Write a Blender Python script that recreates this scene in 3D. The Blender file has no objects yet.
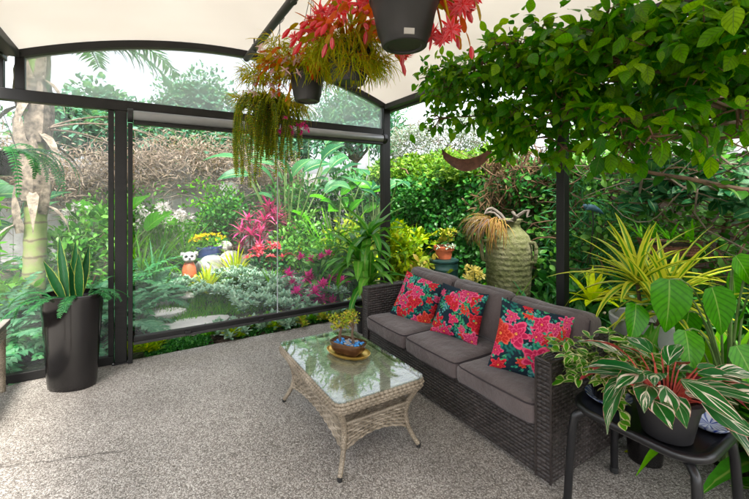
import bpy, math, random
import numpy as np
from mathutils import Vector

# ------------------------------------------------------------------ camera, sky, sun, exposure
S = bpy.context.scene
COL = S.collection
R = math.radians
cam_d = bpy.data.cameras.new("camera")
cam = bpy.data.objects.new("camera", cam_d)
COL.objects.link(cam)
cam.location = (0, 0, 1.5)
cam.rotation_euler = (R(90), 0, R(-31.67))
cam_d.sensor_width = 36.0
cam_d.lens = 18.26
cam_d.shift_y = -0.0728
cam_d.clip_start = 0.05
cam_d.clip_end = 400
S.camera = cam

SUN_EL, SUN_AZ = R(60), R(-167)          # azimuth clockwise from +Y
world = bpy.data.worlds.new("World")
S.world = world
world.use_nodes = True
wn = world.node_tree
wn.nodes.clear()
sky = wn.nodes.new("ShaderNodeTexSky")
sky.sky_type = 'NISHITA'
sky.sun_disc = False
sky.sun_elevation = SUN_EL
sky.sun_rotation = SUN_AZ
sky.air_density = 1.0
sky.dust_density = 6.0
hs = wn.nodes.new("ShaderNodeHueSaturation")
hs.inputs["Saturation"].default_value = 0.30
bg = wn.nodes.new("ShaderNodeBackground")
bg.inputs["Strength"].default_value = 0.15
wo = wn.nodes.new("ShaderNodeOutputWorld")
wn.links.new(sky.outputs[0], hs.inputs["Color"])
wn.links.new(hs.outputs[0], bg.inputs["Color"])
wn.links.new(bg.outputs[0], wo.inputs["Surface"])

sun_d = bpy.data.lights.new("sun", 'SUN')
sun_d.energy = 2.0
sun_d.angle = R(14)
sun_d.color = (1.0, 0.95, 0.87)
sun = bpy.data.objects.new("sun", sun_d)
COL.objects.link(sun)
sd = Vector((math.sin(SUN_AZ) * math.cos(SUN_EL), math.cos(SUN_AZ) * math.cos(SUN_EL), math.sin(SUN_EL)))
sun.rotation_euler = (-sd).to_track_quat('-Z', 'Y').to_euler()
sun.location = (0, 0, 20)

S.view_settings.view_transform = 'Standard'
S.view_settings.look = 'None'
S.view_settings.exposure = 2.2
S.view_settings.gamma = 1.0
S.view_settings.use_curve_mapping = False
S.render.engine = 'CYCLES'
S.cycles.use_denoising = True
S.cycles.max_bounces = 10
S.cycles.diffuse_bounces = 5
S.cycles.transmission_bounces = 8
S.cycles.transparent_max_bounces = 16
S.cycles.caustics_reflective = False
S.cycles.caustics_refractive = False

# ------------------------------------------------------------------ mesh helpers
def nrm(a):
    a = np.asarray(a, float)
    return a / np.maximum(np.linalg.norm(a, axis=-1, keepdims=True), 1e-9)

def V(*a):
    return np.array(a, float)

Z = V(0, 0, 1)

class MB:
    """collects shapes that end up in ONE mesh object"""
    def __init__(s):
        s.v, s.f, s.uv, s.m, s.c, s.n = [], [], [], [], [], 0

    def add(s, v, f, uv=None, m=0, c=None):
        v = np.asarray(v, float).reshape(-1, 3)
        f = [list(map(int, q)) for q in (np.asarray(f) + s.n).tolist()] if isinstance(f, np.ndarray) else [[i + s.n for i in q] for q in f]
        s.v.append(v)
        s.f.extend(f)
        s.uv.append(np.zeros((len(v), 2)) if uv is None else np.asarray(uv, float))
        s.c.append(np.ones((len(v), 3)) if c is None else np.asarray(c, float))
        s.m.extend([m] * len(f))
        s.n += len(v)
        return s

    def box(s, lo, hi, m=0):
        (a, b, c), (d, e, g) = lo, hi
        v = [(a, b, c), (d, b, c), (d, e, c), (a, e, c), (a, b, g), (d, b, g), (d, e, g), (a, e, g)]
        return s.add(v, [[0, 3, 2, 1], [4, 5, 6, 7], [0, 1, 5, 4], [1, 2, 6, 5], [2, 3, 7, 6], [3, 0, 4, 7]], m=m)

    def bar(s, p, q, w, h, up=Z, m=0):
        p, q = np.array(p, float), np.array(q, float)
        d = nrm(q - p)
        sd_ = nrm(np.cross(d, up))
        u = np.cross(sd_, d)
        c = [(-w / 2, -h / 2), (w / 2, -h / 2), (w / 2, h / 2), (-w / 2, h / 2)]
        v = [e + sd_ * x + u * y for e in (p, q) for x, y in c]
        return s.add(v, [[0, 1, 2, 3], [7, 6, 5, 4], [0, 4, 5, 1], [1, 5, 6, 2], [2, 6, 7, 3], [3, 7, 4, 0]], m=m)

    def tube(s, pts, rad, n=8, m=0, cap=True):
        P = np.array(pts, float)
        k = len(P)
        r = np.full(k, rad, float) if np.isscalar(rad) else np.array(rad, float)
        T = np.gradient(P, axis=0)
        T = nrm(T)
        a = V(0, 0, 1) if abs(T[0][2]) < .9 else V(1, 0, 0)
        x = nrm(np.cross(T[0], a))
        vs, uv = [], []
        ln = 0
        for i in range(k):
            x = nrm(x - T[i] * x.dot(T[i]))
            y = np.cross(T[i], x)
            if i:
                ln += np.linalg.norm(P[i] - P[i - 1])
            for j in range(n):
                t = 2 * math.pi * j / n
                vs.append(P[i] + r[i] * (math.cos(t) * x + math.sin(t) * y))
                uv.append((j / n, ln))
        f = [[i * n + j, i * n + (j + 1) % n, (i + 1) * n + (j + 1) % n, (i + 1) * n + j] for i in range(k - 1) for j in range(n)]
        if cap:
            f += [list(range(n))[::-1], [(k - 1) * n + j for j in range(n)]]
        return s.add(vs, f, uv, m)

    def lathe(s, c, prof, n=32, sx=1, sy=1, rot=0, m=0, lump=None):
        vs, uv = [], []
        for i, (r, z) in enumerate(prof):
            for j in range(n):
                t = 2 * math.pi * j / n
                x, y = r * math.cos(t) * sx, r * math.sin(t) * sy
                if lump:
                    k = lump(t, z)
                    x, y = x * k, y * k
                vs.append((c[0] + x * math.cos(rot) - y * math.sin(rot), c[1] + x * math.sin(rot) + y * math.cos(rot), c[2] + z))
                uv.append((j / n, z))
        k = len(prof)
        f = [[i * n + j, i * n + (j + 1) % n, (i + 1) * n + (j + 1) % n, (i + 1) * n + j] for i in range(k - 1) for j in range(n)]
        f += [list(range(n))[::-1], [(k - 1) * n + j for j in range(n)]]
        return s.add(vs, f, uv, m)

    def grid(s, P, uv=None, m=0, c=None):
        a, b = P.shape[:2]
        i = np.arange(a * b).reshape(a, b)
        f = np.stack([i[:-1, :-1], i[1:, :-1], i[1:, 1:], i[:-1, 1:]], -1).reshape(-1, 4)
        if uv is None:
            u, w = np.meshgrid(np.linspace(0, 1, a), np.linspace(0, 1, b), indexing='ij')
            uv = np.stack([u, w], -1)
        return s.add(P.reshape(-1, 3), f, uv.reshape(-1, 2), m, None if c is None else c.reshape(-1, 3))

    def ball(s, c, rad, n=10, m=0, r=None, jit=0):
        rx, ry, rz = (rad, rad, rad) if np.isscalar(rad) else rad
        th = np.linspace(0.001, math.pi - .001, n)
        ph = np.linspace(0, 2 * math.pi, 2 * n, endpoint=False)
        vs = []
        for t in th:
            for p in ph:
                k = 1 + (r.normal() * jit if r is not None else 0)
                vs.append((c[0] + rx * math.sin(t) * math.cos(p) * k, c[1] + ry * math.sin(t) * math.sin(p) * k, c[2] + rz * math.cos(t) * k))
        q = 2 * n
        f = [[i * q + j, (i + 1) * q + j, (i + 1) * q + (j + 1) % q, i * q + (j + 1) % q] for i in range(n - 1) for j in range(q)]
        return s.add(vs, f, None, m)

    # ---- many leaves at once; u runs across the blade, v along it
    def leaves(s, B, D, N, L, W, prof, bend=.6, fold=.15, cols=3, m=0, wave=0.0, r=None):
        B, D, N = np.atleast_2d(B), nrm(np.atleast_2d(D)), np.atleast_2d(N)
        n = len(B)
        N = nrm(N - D * (N * D).sum(-1, keepdims=True))
        SD = np.cross(D, N)
        L, W, bend = (np.broadcast_to(np.asarray(x, float), (n,)) for x in (L, W, bend))
        prof = np.array(prof, float)
        k = len(prof)
        t = np.linspace(0, 1, k)
        rows = np.zeros((n, k, 3))
        nt = np.zeros((n, k, 3))
        cur = B.copy()
        for i in range(k):
            th = (bend * t[i])[:, None]
            nt[:, i] = np.cos(th) * N + np.sin(th) * D
            rows[:, i] = cur
            if i < k - 1:
                tm = (bend * (t[i] + t[i + 1]) / 2)[:, None]
                cur = cur + (L / (k - 1))[:, None] * (np.cos(tm) * D - np.sin(tm) * N)
        us = np.linspace(-1, 1, cols)
        P = rows[:, :, None, :] + SD[:, None, None, :] * (us[None, None, :, None] * prof[None, :, None, None] * (W / 2)[:, None, None, None])
        lift = np.abs(us)[None, None, :] * prof[None, :, None] * (W / 2)[:, None, None] * fold
        if wave and r is not None:
            ph = r.uniform(0, 6.28, n)
            lift = lift + wave * (W)[:, None, None] * np.abs(us)[None, None, :] * np.sin(t[None, :, None] * 14 + ph[:, None, None] + 1.5 * us[None, None, :])
        P = P + nt[:, :, None, :] * lift[..., None]
        idx = np.arange(n * k * cols).reshape(n, k, cols)
        f = np.stack([idx[:, :-1, :-1], idx[:, :-1, 1:], idx[:, 1:, 1:], idx[:, 1:, :-1]], -1).reshape(-1, 4)
        uv = np.zeros((n, k, cols, 2))
        uv[..., 0] = (us * .5 + .5)[None, None, :]
        uv[..., 1] = t[None, :, None]
        return s.add(P.reshape(-1, 3), f, uv.reshape(-1, 2), m)

def obj(name, mb, mats, root=None, parent=None, sharp=40, bevel=0, subsurf=0, col=False):
    me = bpy.data.meshes.new(name)
    v = np.concatenate(mb.v)
    if root is None:
        lo, hi = v.min(0), v.max(0)
        loc = V((lo[0] + hi[0]) / 2, (lo[1] + hi[1]) / 2, lo[2])
    else:
        loc = np.array(root.location)
    me.from_pydata((v - loc).tolist(), [], mb.f)
    uv = np.concatenate(mb.uv)
    li = np.empty(len(me.loops), np.int32)
    me.loops.foreach_get("vertex_index", li)
    lay = me.uv_layers.new(name="UVMap")
    lay.data.foreach_set("uv", uv[li].astype(np.float32).ravel())
    if col:
        c = np.concatenate(mb.c)
        at = me.color_attributes.new("Col", 'FLOAT_COLOR', 'POINT')
        at.data.foreach_set("color", np.hstack([c, np.ones((len(c), 1))]).astype(np.float32).ravel())
    if not isinstance(mats, (list, tuple)):
        mats = [mats]
    for x in mats:
        me.materials.append(x)
    if len(mats) > 1:
        me.polygons.foreach_set("material_index", np.array(mb.m, np.int32))
    me.update()
    if sharp:
        me.shade_smooth()
        if sharp < 170:
            me.set_sharp_from_angle(angle=R(sharp))
    o = bpy.data.objects.new(name, me)
    COL.objects.link(o)
    if root is None:
        o.location = loc
    else:
        o.parent = parent or root
    if bevel:
        b = o.modifiers.new("bevel", 'BEVEL')
        b.width = bevel
        b.segments = 2
        b.limit_method = 'ANGLE'
    if subsurf:
        b = o.modifiers.new("subsurf", 'SUBSURF')
        b.levels = b.render_levels = subsurf
    return o

def thing(name, label, cat, loc, group=None):
    o = bpy.data.objects.new(name, None)
    COL.objects.link(o)
    o.location = loc
    o.empty_display_size = .05
    o['label'] = label
    o['category'] = cat
    if group:
        o['group'] = group
    return o

def tag(o, label, cat, group=None, kind=None):
    o['label'] = label
    o['category'] = cat
    if group:
        o['group'] = group
    if kind:
        o['kind'] = kind
    return o

def struct(name, mb, m, label, cat, **k):
    return tag(obj(name, mb, m, **k), label, cat, kind='structure')

def dup(root, loc, rz=0, sc=1, label=None):
    def rec(o, p):
        c = o.copy()
        COL.objects.link(c)
        c.parent = p
        for ch in o.children:
            rec(ch, c)
        return c
    c = rec(root, None)
    c.location = loc
    c.rotation_euler = (0, 0, rz)
    c.scale = (sc, sc, sc)
    if label:
        c['label'] = label
    return c

# ------------------------------------------------------------------ materials
def nt_new(name):
    m = bpy.data.materials.new(name)
    m.use_nodes = True
    t = m.node_tree
    t.nodes.clear()
    return m, t

class G:
    """tiny node writer"""
    def __init__(s, t):
        s.t = t
    def n(s, kind, ins=None, **props):
        x = s.t.nodes.new(kind)
        for k, v in props.items():
            setattr(x, k, v)
        for k, v in (ins or {}).items():
            s.put(x.inputs[k], v)
        return x
    def put(s, sock, v):
        if isinstance(v, bpy.types.NodeSocket):
            s.t.links.new(v, sock)
        elif isinstance(v, bpy.types.Node):
            s.t.links.new(v.outputs[0], sock)
        else:
            if isinstance(v, tuple) and len(v) == 3 and sock.type == 'RGBA':
                v = (*v, 1)
            sock.default_value = v
    def math(s, op, a, b=0.0, c=0.0):
        return s.n("ShaderNodeMath", {0: a, 1: b, 2: c}, operation=op).outputs[0]
    def ramp(s, fac, stops, interp='LINEAR'):
        x = s.n("ShaderNodeValToRGB", {0: fac})
        cr = x.color_ramp
        cr.interpolation = interp
        while len(cr.elements) < len(stops):
            cr.elements.new(.5)
        for e, (p, c) in zip(cr.elements, stops):
            e.position = p
            e.color = (*c, 1)
        return x.outputs[0]
    def mix(s, f, a, b, mode='MIX'):
        x = s.n("ShaderNodeMix", data_type='RGBA', blend_type=mode)
        s.put(x.inputs[0], f)
        s.put(x.inputs[6], a)
        s.put(x.inputs[7], b)
        return x.outputs[2]
    def step(s, x, lo, hi):
        return s.n("ShaderNodeMapRange", {0: x, 1: lo, 2: hi}, clamp=True).outputs[0]
    def noise(s, vec, scale, detail=3, rough=.55):
        return s.n("ShaderNodeTexNoise", {"Vector": vec, "Scale": scale, "Detail": detail, "Roughness": rough}).outputs[0]
    def out(s, sh):
        o = s.n("ShaderNodeOutputMaterial")
        s.t.links.new(sh.outputs[0] if isinstance(sh, bpy.types.Node) else sh, o.inputs["Surface"])
    def bsdf(s, col, rough=.5, **k):
        ins = {"Base Color": col, "Roughness": rough}
        ins.update(k)
        return s.n("ShaderNodeBsdfPrincipled", ins)
    def bump(s, h, strength=.5, dist=.01):
        return s.n("ShaderNodeBump", {"Height": h, "Strength": strength, "Distance": dist}).outputs[0]

def plain(name, col, rough=.5, metal=0.0, var=.15, scale=8, bump=0, bscale=60, spec=.5):
    m, t = nt_new(name)
    g = G(t)
    co = g.n("ShaderNodeTexCoord").outputs["Object"]
    f = g.noise(co, scale, 4, .6)
    lo = tuple(c * (1 - var) for c in col)
    hi = tuple(min(1, c * (1 + var)) for c in col)
    c = g.ramp(f, [(.3, lo), (.7, hi)])
    b = g.bsdf(c, rough, Metallic=metal)
    b.inputs["Specular IOR Level"].default_value = spec
    if bump:
        g.put(b.inputs["Normal"], g.bump(g.noise(co, bscale, 4, .6), bump, .004))
    g.out(b)
    return m

def leafmat(name, cols, tr=.32, rough=.4, rib=None, ribw=.06, margin=None, mw=.30, patch=None, back=None, veins=0, spec=.22, tint=(1.25, 1.15, .55)):
    def vivid(c):
        l = .3 * c[0] + .6 * c[1] + .1 * c[2]
        return tuple(min(.85, max(.002, (l + (x - l) * 1.22) * 1.10)) for x in c)
    cols = [vivid(c) for c in cols]
    m, t = nt_new(name)
    g = G(t)
    rnd = g.n("ShaderNodeNewGeometry")
    k = len(cols)
    c = g.ramp(rnd.outputs["Random Per Island"], [(i / max(1, k - 1), x) for i, x in enumerate(cols)])
    tc = g.n("ShaderNodeTexCoord")
    uv = tc.outputs["UV"]
    sp = g.n("ShaderNodeSeparateXYZ", {0: uv})
    a = g.math('ABSOLUTE', g.math('SUBTRACT', sp.outputs[0], .5))
    nz = g.noise(tc.outputs["Object"], 40, 3)
    c = g.mix(g.step(nz, .35, .75), c, g.mix(1, c, (.72, .72, .7), 'MULTIPLY'))
    if veins:
        w = g.math('SINE', g.math('ADD', g.math('MULTIPLY', sp.outputs[1], veins), g.math('MULTIPLY', a, -veins * .55)))
        c = g.mix(g.step(w, .2, 1.0), c, g.mix(1, c, (.62, .68, .6), 'MULTIPLY'))
    if patch:                                    # pale feathered streaks that run out from the rib
        w = g.math('ADD', g.math('MULTIPLY', sp.outputs[1], 22), g.math('MULTIPLY', a, -26))
        pv = g.n("ShaderNodeCombineXYZ", {0: w, 1: g.math('MULTIPLY', a, 2.0), 2: g.math('MULTIPLY', rnd.outputs["Random Per Island"], 90)}).outputs[0]
        pn = g.noise(pv, .26, 2)
        pm = g.step(pn, patch[1], patch[1] + .06)
        c = g.mix(pm, c, patch[0])
    if margin:
        e = g.math('ADD', a, g.math('MULTIPLY', g.math('SUBTRACT', nz, .5), .16))
        c = g.mix(g.step(e, mw, mw + .05), c, margin)
    if rib:
        c = g.mix(g.step(a, ribw, ribw * .3), c, rib)
    if back:
        c = g.mix(rnd.outputs["Backfacing"], c, back)
    b = g.bsdf(c, rough)
    b.inputs["Specular IOR Level"].default_value = spec
    tl = g.n("ShaderNodeBsdfTranslucent", {"Color": g.mix(1, c, tint, 'MULTIPLY')})
    mx = g.n("ShaderNodeMixShader", {0: tr, 1: b.outputs[0], 2: tl.outputs[0]})
    g.out(mx)
    return m

def wickermat(name, cols, rough=.45, spec=.5, gap=None):
    m, t = nt_new(name)
    g = G(t)
    tc = g.n("ShaderNodeTexCoord")
    uv = tc.outputs["UV"]
    n1 = g.noise(g.n("ShaderNodeMapping", {"Vector": uv, "Scale": (14, 140, 1)}).outputs[0], 1, 4)
    n2 = g.noise(tc.outputs["Object"], 7, 3)
    f = g.math('ADD', g.math('MULTIPLY', n1, .65), g.math('MULTIPLY', n2, .35))
    c = g.ramp(f, [(.36, cols[0]), (.5, cols[1]), (.64, cols[2])])
    b = g.bsdf(c, rough)
    b.inputs["Specular IOR Level"].default_value = spec
    g.out(b)
    return m

def fabricmat(name, col, rough=.9, scale=420):
    m, t = nt_new(name)
    g = G(t)
    co = g.n("ShaderNodeTexCoord").outputs["Object"]
    n1 = g.noise(co, 5, 4)
    n2 = g.noise(co, scale, 2)
    c = g.ramp(g.math('ADD', g.math('MULTIPLY', n1, .6), g.math('MULTIPLY', n2, .4)), [(.35, tuple(x * .8 for x in col)), (.65, tuple(x * 1.2 for x in col))])
    b = g.bsdf(c, rough)
    b.inputs["Specular IOR Level"].default_value = .2
    b.inputs["Sheen Weight"].default_value = .25
    h = g.math('ADD', g.math('MULTIPLY', g.noise(co, 14, 3), 1.0), g.math('MULTIPLY', n2, .1))
    g.put(b.inputs["Normal"], g.bump(h, .6, .03))
    g.out(b)
    return m

def thinfresnel(g, ior):
    bf = g.n("ShaderNodeNewGeometry").outputs["Backfacing"]
    return g.n("ShaderNodeFresnel", {"IOR": g.math('MULTIPLY_ADD', bf, 1 / ior - ior, ior)})

def clearmat(name, haze, gloss_rough=.03, tint=(.97, .99, 1.0), ripple=.25, streak=False, glow=.6):
    """thin clear sheet: mostly see-through, a little milky, glossy"""
    m, t = nt_new(name)
    g = G(t)
    tc = g.n("ShaderNodeTexCoord")
    co = tc.outputs["Object"]
    tr = g.n("ShaderNodeBsdfTransparent", {"Color": tint})
    df = g.n("ShaderNodeBsdfDiffuse", {"Color": (.85, .9, .95)})
    tl = g.n("ShaderNodeBsdfTranslucent", {"Color": (.85, .92, 1.0)})
    milk = g.n("ShaderNodeMixShader", {0: glow, 1: df.outputs[0], 2: tl.outputs[0]})
    hz = g.step(g.noise(g.n("ShaderNodeMapping", {"Vector": co, "Scale": (9, 1, .6)}).outputs[0], 1.2, 4), .2, .9)
    hz = g.math('MULTIPLY_ADD', hz, haze * (.8 if streak else .3), haze * (.6 if streak else .85))
    body = g.n("ShaderNodeMixShader", {0: hz, 1: tr.outputs[0], 2: milk.outputs[0]})
    bm_ = g.bump(g.noise(g.n("ShaderNodeMapping", {"Vector": co, "Scale": (3, 1, 1.2)}).outputs[0], 2.0, 3), ripple, .03)
    gl = g.n("ShaderNodeBsdfGlossy", {"Roughness": gloss_rough, "Color": (1, 1, 1), "Normal": bm_})
    fr = thinfresnel(g, 1.4)
    mx = g.n("ShaderNodeMixShader", {0: fr.outputs[0], 1: body.outputs[0], 2: gl.outputs[0]})
    g.out(mx)
    return m

M = {}
M['frame'] = plain('charcoal_frame', (.012, .0115, .011), .45, 0, .25, 4, .05, spec=.3)
M['frame_grey'] = plain('grey_frame', (.035, .035, .033), .45, 0, .2, 4, spec=.3)
M['silver'] = plain('silver_tube', (.27, .28, .29), .4, .5, .06)
M['black'] = plain('black_plastic', (.007, .007, .008), .33, 0, .2, 12, .05, 120)
M['pot_grey'] = plain('charcoal_pot', (.017, .0165, .018), .45, 0, .25, 9, .05, 90)
M['pot_black'] = plain('black_pot', (.007, .006, .006), .16, 0, .5, 5, .06, 30)
M['soil'] = plain('potting_soil', (.03, .02, .013), .95, 0, .6, 60, .8, 90)
M['terracotta'] = plain('terracotta', (.55, .13, .05), .7, 0, .2, 10, .1)
M['drum'] = plain('dark_green_drum', (.012, .05, .045), .4, 0, .3, 8)
M['wire'] = plain('wire', (.05, .05, .05), .4, .8, .1)
M['bark'] = plain('bark', (.12, .075, .045), .9, 0, .5, 14, .6, 40)
M['twig'] = plain('twig', (.11, .06, .032), .9, 0, .45, 9, .3, 60)
M['drytwig'] = plain('dry_twig', (.18, .14, .105), .9, 0, .35, 6)
M['stem'] = plain('green_stem', (.10, .17, .04), .6, 0, .3, 12)
M['redstem'] = plain('red_stem', (.42, .06, .04), .5, 0, .3, 20)
M['rust'] = plain('rusty_metal', (.16, .065, .04), .7, .1, .5, 22, .3, 60)
M['stone'] = plain('grey_rock', (.30, .29, .28), .9, 0, .35, 7, .7, 18)
M['paver'] = plain('pale_paver', (.50, .47, .43), .9, 0, .15, 9, .3, 40)
M['fence'] = plain('weathered_boards', (.33, .32, .31), .9, 0, .3, 5, .3, 30)
M['darkfence'] = plain('dark_timber', (.035, .022, .015), .9, 0, .5, 5, .3, 30)
M['white'] = plain('white_glaze', (.46, .445, .42), .3, 0, .06)
M['palepot'] = plain('pale_grey_pot', (.42, .42, .42), .5, 0, .12)
M['pebble_blue'] = plain('blue_glass_pebble', (.03, .22, .55), .15, 0, .8, 60)
M['gold'] = plain('gold_tray', (.62, .40, .09), .3, .75, .2, 20)
M['bronze'] = plain('bronze_glaze', (.13, .06, .025), .15, .5, .4, 16)
M['driftwood'] = plain('driftwood', (.13, .11, .09), .9, 0, .3, 18, .5, 50)
M['foot'] = plain('foot_cap', (.02, .02, .02), .5)
M['orange'] = plain('orange_glaze', (.55, .12, .04), .35, 0, .15)
M['yellow'] = plain('yellow_glaze', (.70, .50, .04), .4, 0, .1)
M['bluepot'] = plain('blue_glazed_pot', (.03, .06, .22), .25, 0, .3)
M['birdblue'] = plain('faded_blue_paint', (.035, .10, .14), .6, 0, .3, 30)
M['woodgrey'] = plain('weathered_bench_wood', (.17, .15, .13), .8, 0, .25, 6, .3, 40)
M['seam'] = plain('welded_seam', (.42, .45, .47), .4, 0, .03)

# greens
M['lf_ivy'] = leafmat('ivy_leaf', [(.012, .06, .014), (.03, .12, .028), (.06, .19, .045), (.10, .24, .07)], rough=.3)
M['lf_hedgeY'] = leafmat('yellow_green_leaf', [(.10, .20, .02), (.18, .30, .03), (.28, .38, .05), (.38, .42, .07)])
M['lf_hedgetop'] = leafmat('hedge_top_leaf', [(.05, .13, .02), (.09, .20, .03), (.15, .26, .05), (.22, .31, .08)])
M['lf_grey'] = leafmat('grey_shrub_leaf', [(.10, .15, .10), (.17, .21, .16), (.26, .29, .24)], rough=.7)
M['lf_vine'] = leafmat('vine_leaf', [(.03, .11, .025), (.07, .20, .04), (.13, .29, .07), (.20, .36, .12)], rough=.35)
M['lf_canopy'] = leafmat('canopy_leaf', [(.025, .12, .008), (.08, .25, .012), (.13, .33, .02), (.28, .46, .03), (.05, .22, .015)], tr=.6, rough=.3, rib=(.12, .22, .04), ribw=.035, veins=38)
M['lf_fern'] = leafmat('fern_leaf', [(.03, .13, .05), (.06, .20, .08), (.10, .27, .10)])
M['lf_bluefern'] = leafmat('blue_green_fern_leaf', [(.05, .16, .08), (.10, .24, .13), (.17, .32, .19)], rough=.5)
M['lf_grass'] = leafmat('strap_grass_leaf', [(.05, .18, .02), (.10, .28, .035), (.18, .38, .05)])
M['lf_lime'] = leafmat('lime_leaf', [(.30, .44, .02), (.46, .55, .03), (.60, .60, .04)], tr=.4)
M['lf_silver'] = leafmat('silver_succulent_leaf', [(.20, .34, .25), (.32, .45, .34), (.45, .55, .44)], tr=.12, rough=.55)
M['lf_jade'] = leafmat('jade_leaf', [(.16, .26, .05), (.32, .38, .08), (.45, .33, .10)], tr=.12, rough=.35)
M['lf_bop'] = leafmat('paddle_leaf', [(.02, .09, .04), (.04, .14, .06), (.08, .20, .09)], rib=(.22, .34, .12), ribw=.05, veins=60)
M['lf_dracena'] = leafmat('corn_plant_leaf', [(.04, .17, .03), (.09, .27, .05), (.16, .36, .08)], rib=(.25, .40, .08), ribw=.10, rough=.28)
M['lf_varieg'] = leafmat('striped_leaf', [(.10, .26, .03), (.16, .34, .05)], margin=(.66, .66, .06), mw=.15, rough=.32, rib=(.20, .36, .05), ribw=.05)
M['lf_snake'] = leafmat('snake_leaf', [(.015, .07, .025), (.03, .11, .04)], margin=(.36, .40, .07), mw=.415, tr=.08, rough=.35, veins=70)
M['lf_philo'] = leafmat('philodendron_leaf', [(.05, .20, .02), (.10, .30, .03)], rib=(.20, .38, .06), ribw=.03, veins=50, rough=.28, tr=.42)
M['lf_strom'] = leafmat('tricolour_leaf', [(.012, .07, .018), (.03, .12, .03)], patch=((.70, .64, .52), .545), margin=(.62, .30, .24), mw=.46, back=(.40, .05, .06), rib=(.40, .50, .30), ribw=.03, rough=.3, tr=.2)
M['lf_pep'] = leafmat('cream_edged_leaf', [(.06, .20, .03), (.12, .30, .05)], margin=(.60, .62, .28), mw=.30, rough=.3)
M['lf_donkey'] = leafmat('trailing_succulent_leaf', [(.16, .25, .05), (.27, .36, .07), (.42, .45, .10), (.34, .23, .07)], tr=.45, rough=.5)
M['lf_rhip'] = leafmat('mistletoe_cactus_strand', [(.20, .27, .04), (.33, .40, .06), (.46, .46, .08), (.42, .25, .05)], tr=.5, rough=.5)
M['lf_orange'] = leafmat('orange_strand', [(.45, .14, .02), (.55, .10, .03), (.40, .28, .03), (.22, .24, .03)], tr=.3)
M['lf_brown'] = leafmat('dead_strand', [(.22, .17, .05), (.30, .21, .08), (.27, .13, .07), (.34, .28, .10)], tr=.3, rough=.7)
M['lf_thatch'] = leafmat('dead_leaf', [(.045, .032, .018), (.09, .06, .034), (.15, .10, .058)], tr=.15, rough=.9)
M['lf_dry'] = leafmat('dry_brush', [(.17, .135, .10), (.25, .20, .16), (.34, .29, .245)], tr=.3, rough=.9)
M['lf_far'] = leafmat('far_tree_leaf', [(.05, .15, .09), (.09, .22, .14), (.15, .30, .20)], rough=.6, tr=.45)
M['fl_coral'] = leafmat('coral_petal', [(.75, .06, .06), (.85, .12, .14), (.85, .22, .26)], margin=(.85, .28, .30), mw=.38, tr=.4, tint=(1.1, .8, .8))
M['fl_pink'] = leafmat('pink_petal', [(.55, .05, .18), (.70, .12, .28), (.65, .25, .38)], tr=.4, tint=(1.1, .8, .9))
M['fl_magenta'] = leafmat('magenta_bract', [(.45, .03, .20), (.62, .05, .26), (.72, .12, .35)], tr=.4, tint=(1.1, .8, .9))
M['fl_pale'] = leafmat('pale_pink_petal', [(.62, .36, .42), (.72, .50, .55), (.75, .62, .62)], tr=.4, tint=(1.05, .9, .9))
M['fl_white'] = leafmat('white_petal', [(.72, .62, .62), (.78, .74, .72)], tr=.35, tint=(1, 1, 1))
M['fl_yellow'] = leafmat('yellow_petal', [(.75, .55, .05), (.80, .66, .12)], tr=.35, tint=(1.1, 1, .7))
M['fl_cream'] = leafmat('cream_yellow_petal', [(.72, .62, .20), (.78, .70, .32)], tr=.35, tint=(1.1, 1, .7))
M['lf_cord'] = leafmat('pink_cordyline_leaf', [(.30, .03, .10), (.50, .06, .20), (.62, .16, .30), (.12, .10, .06), (.10, .05, .06)], tr=.4, tint=(1.1, .8, .9))

M['wick_sofa'] = wickermat('dark_brown_wicker', [(.014, .011, .010), (.028, .022, .020), (.060, .049, .045)], .4, .4)
M['wick_table'] = wickermat('natural_wicker', [(.09, .072, .05), (.21, .17, .12), (.40, .34, .26)], .5, .4)
M['wick_top'] = wickermat('sky_paled_wicker', [(.24, .20, .15), (.42, .36, .28), (.62, .55, .46)], .5, .4)  # lighter copy of the table wicker; pale sky reflection put into its colour
M['cushion'] = fabricmat('mauve_brown_cushion', (.105, .083, .080))
M['piping'] = plain('cushion_piping', (.03, .022, .024), .9)

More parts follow.
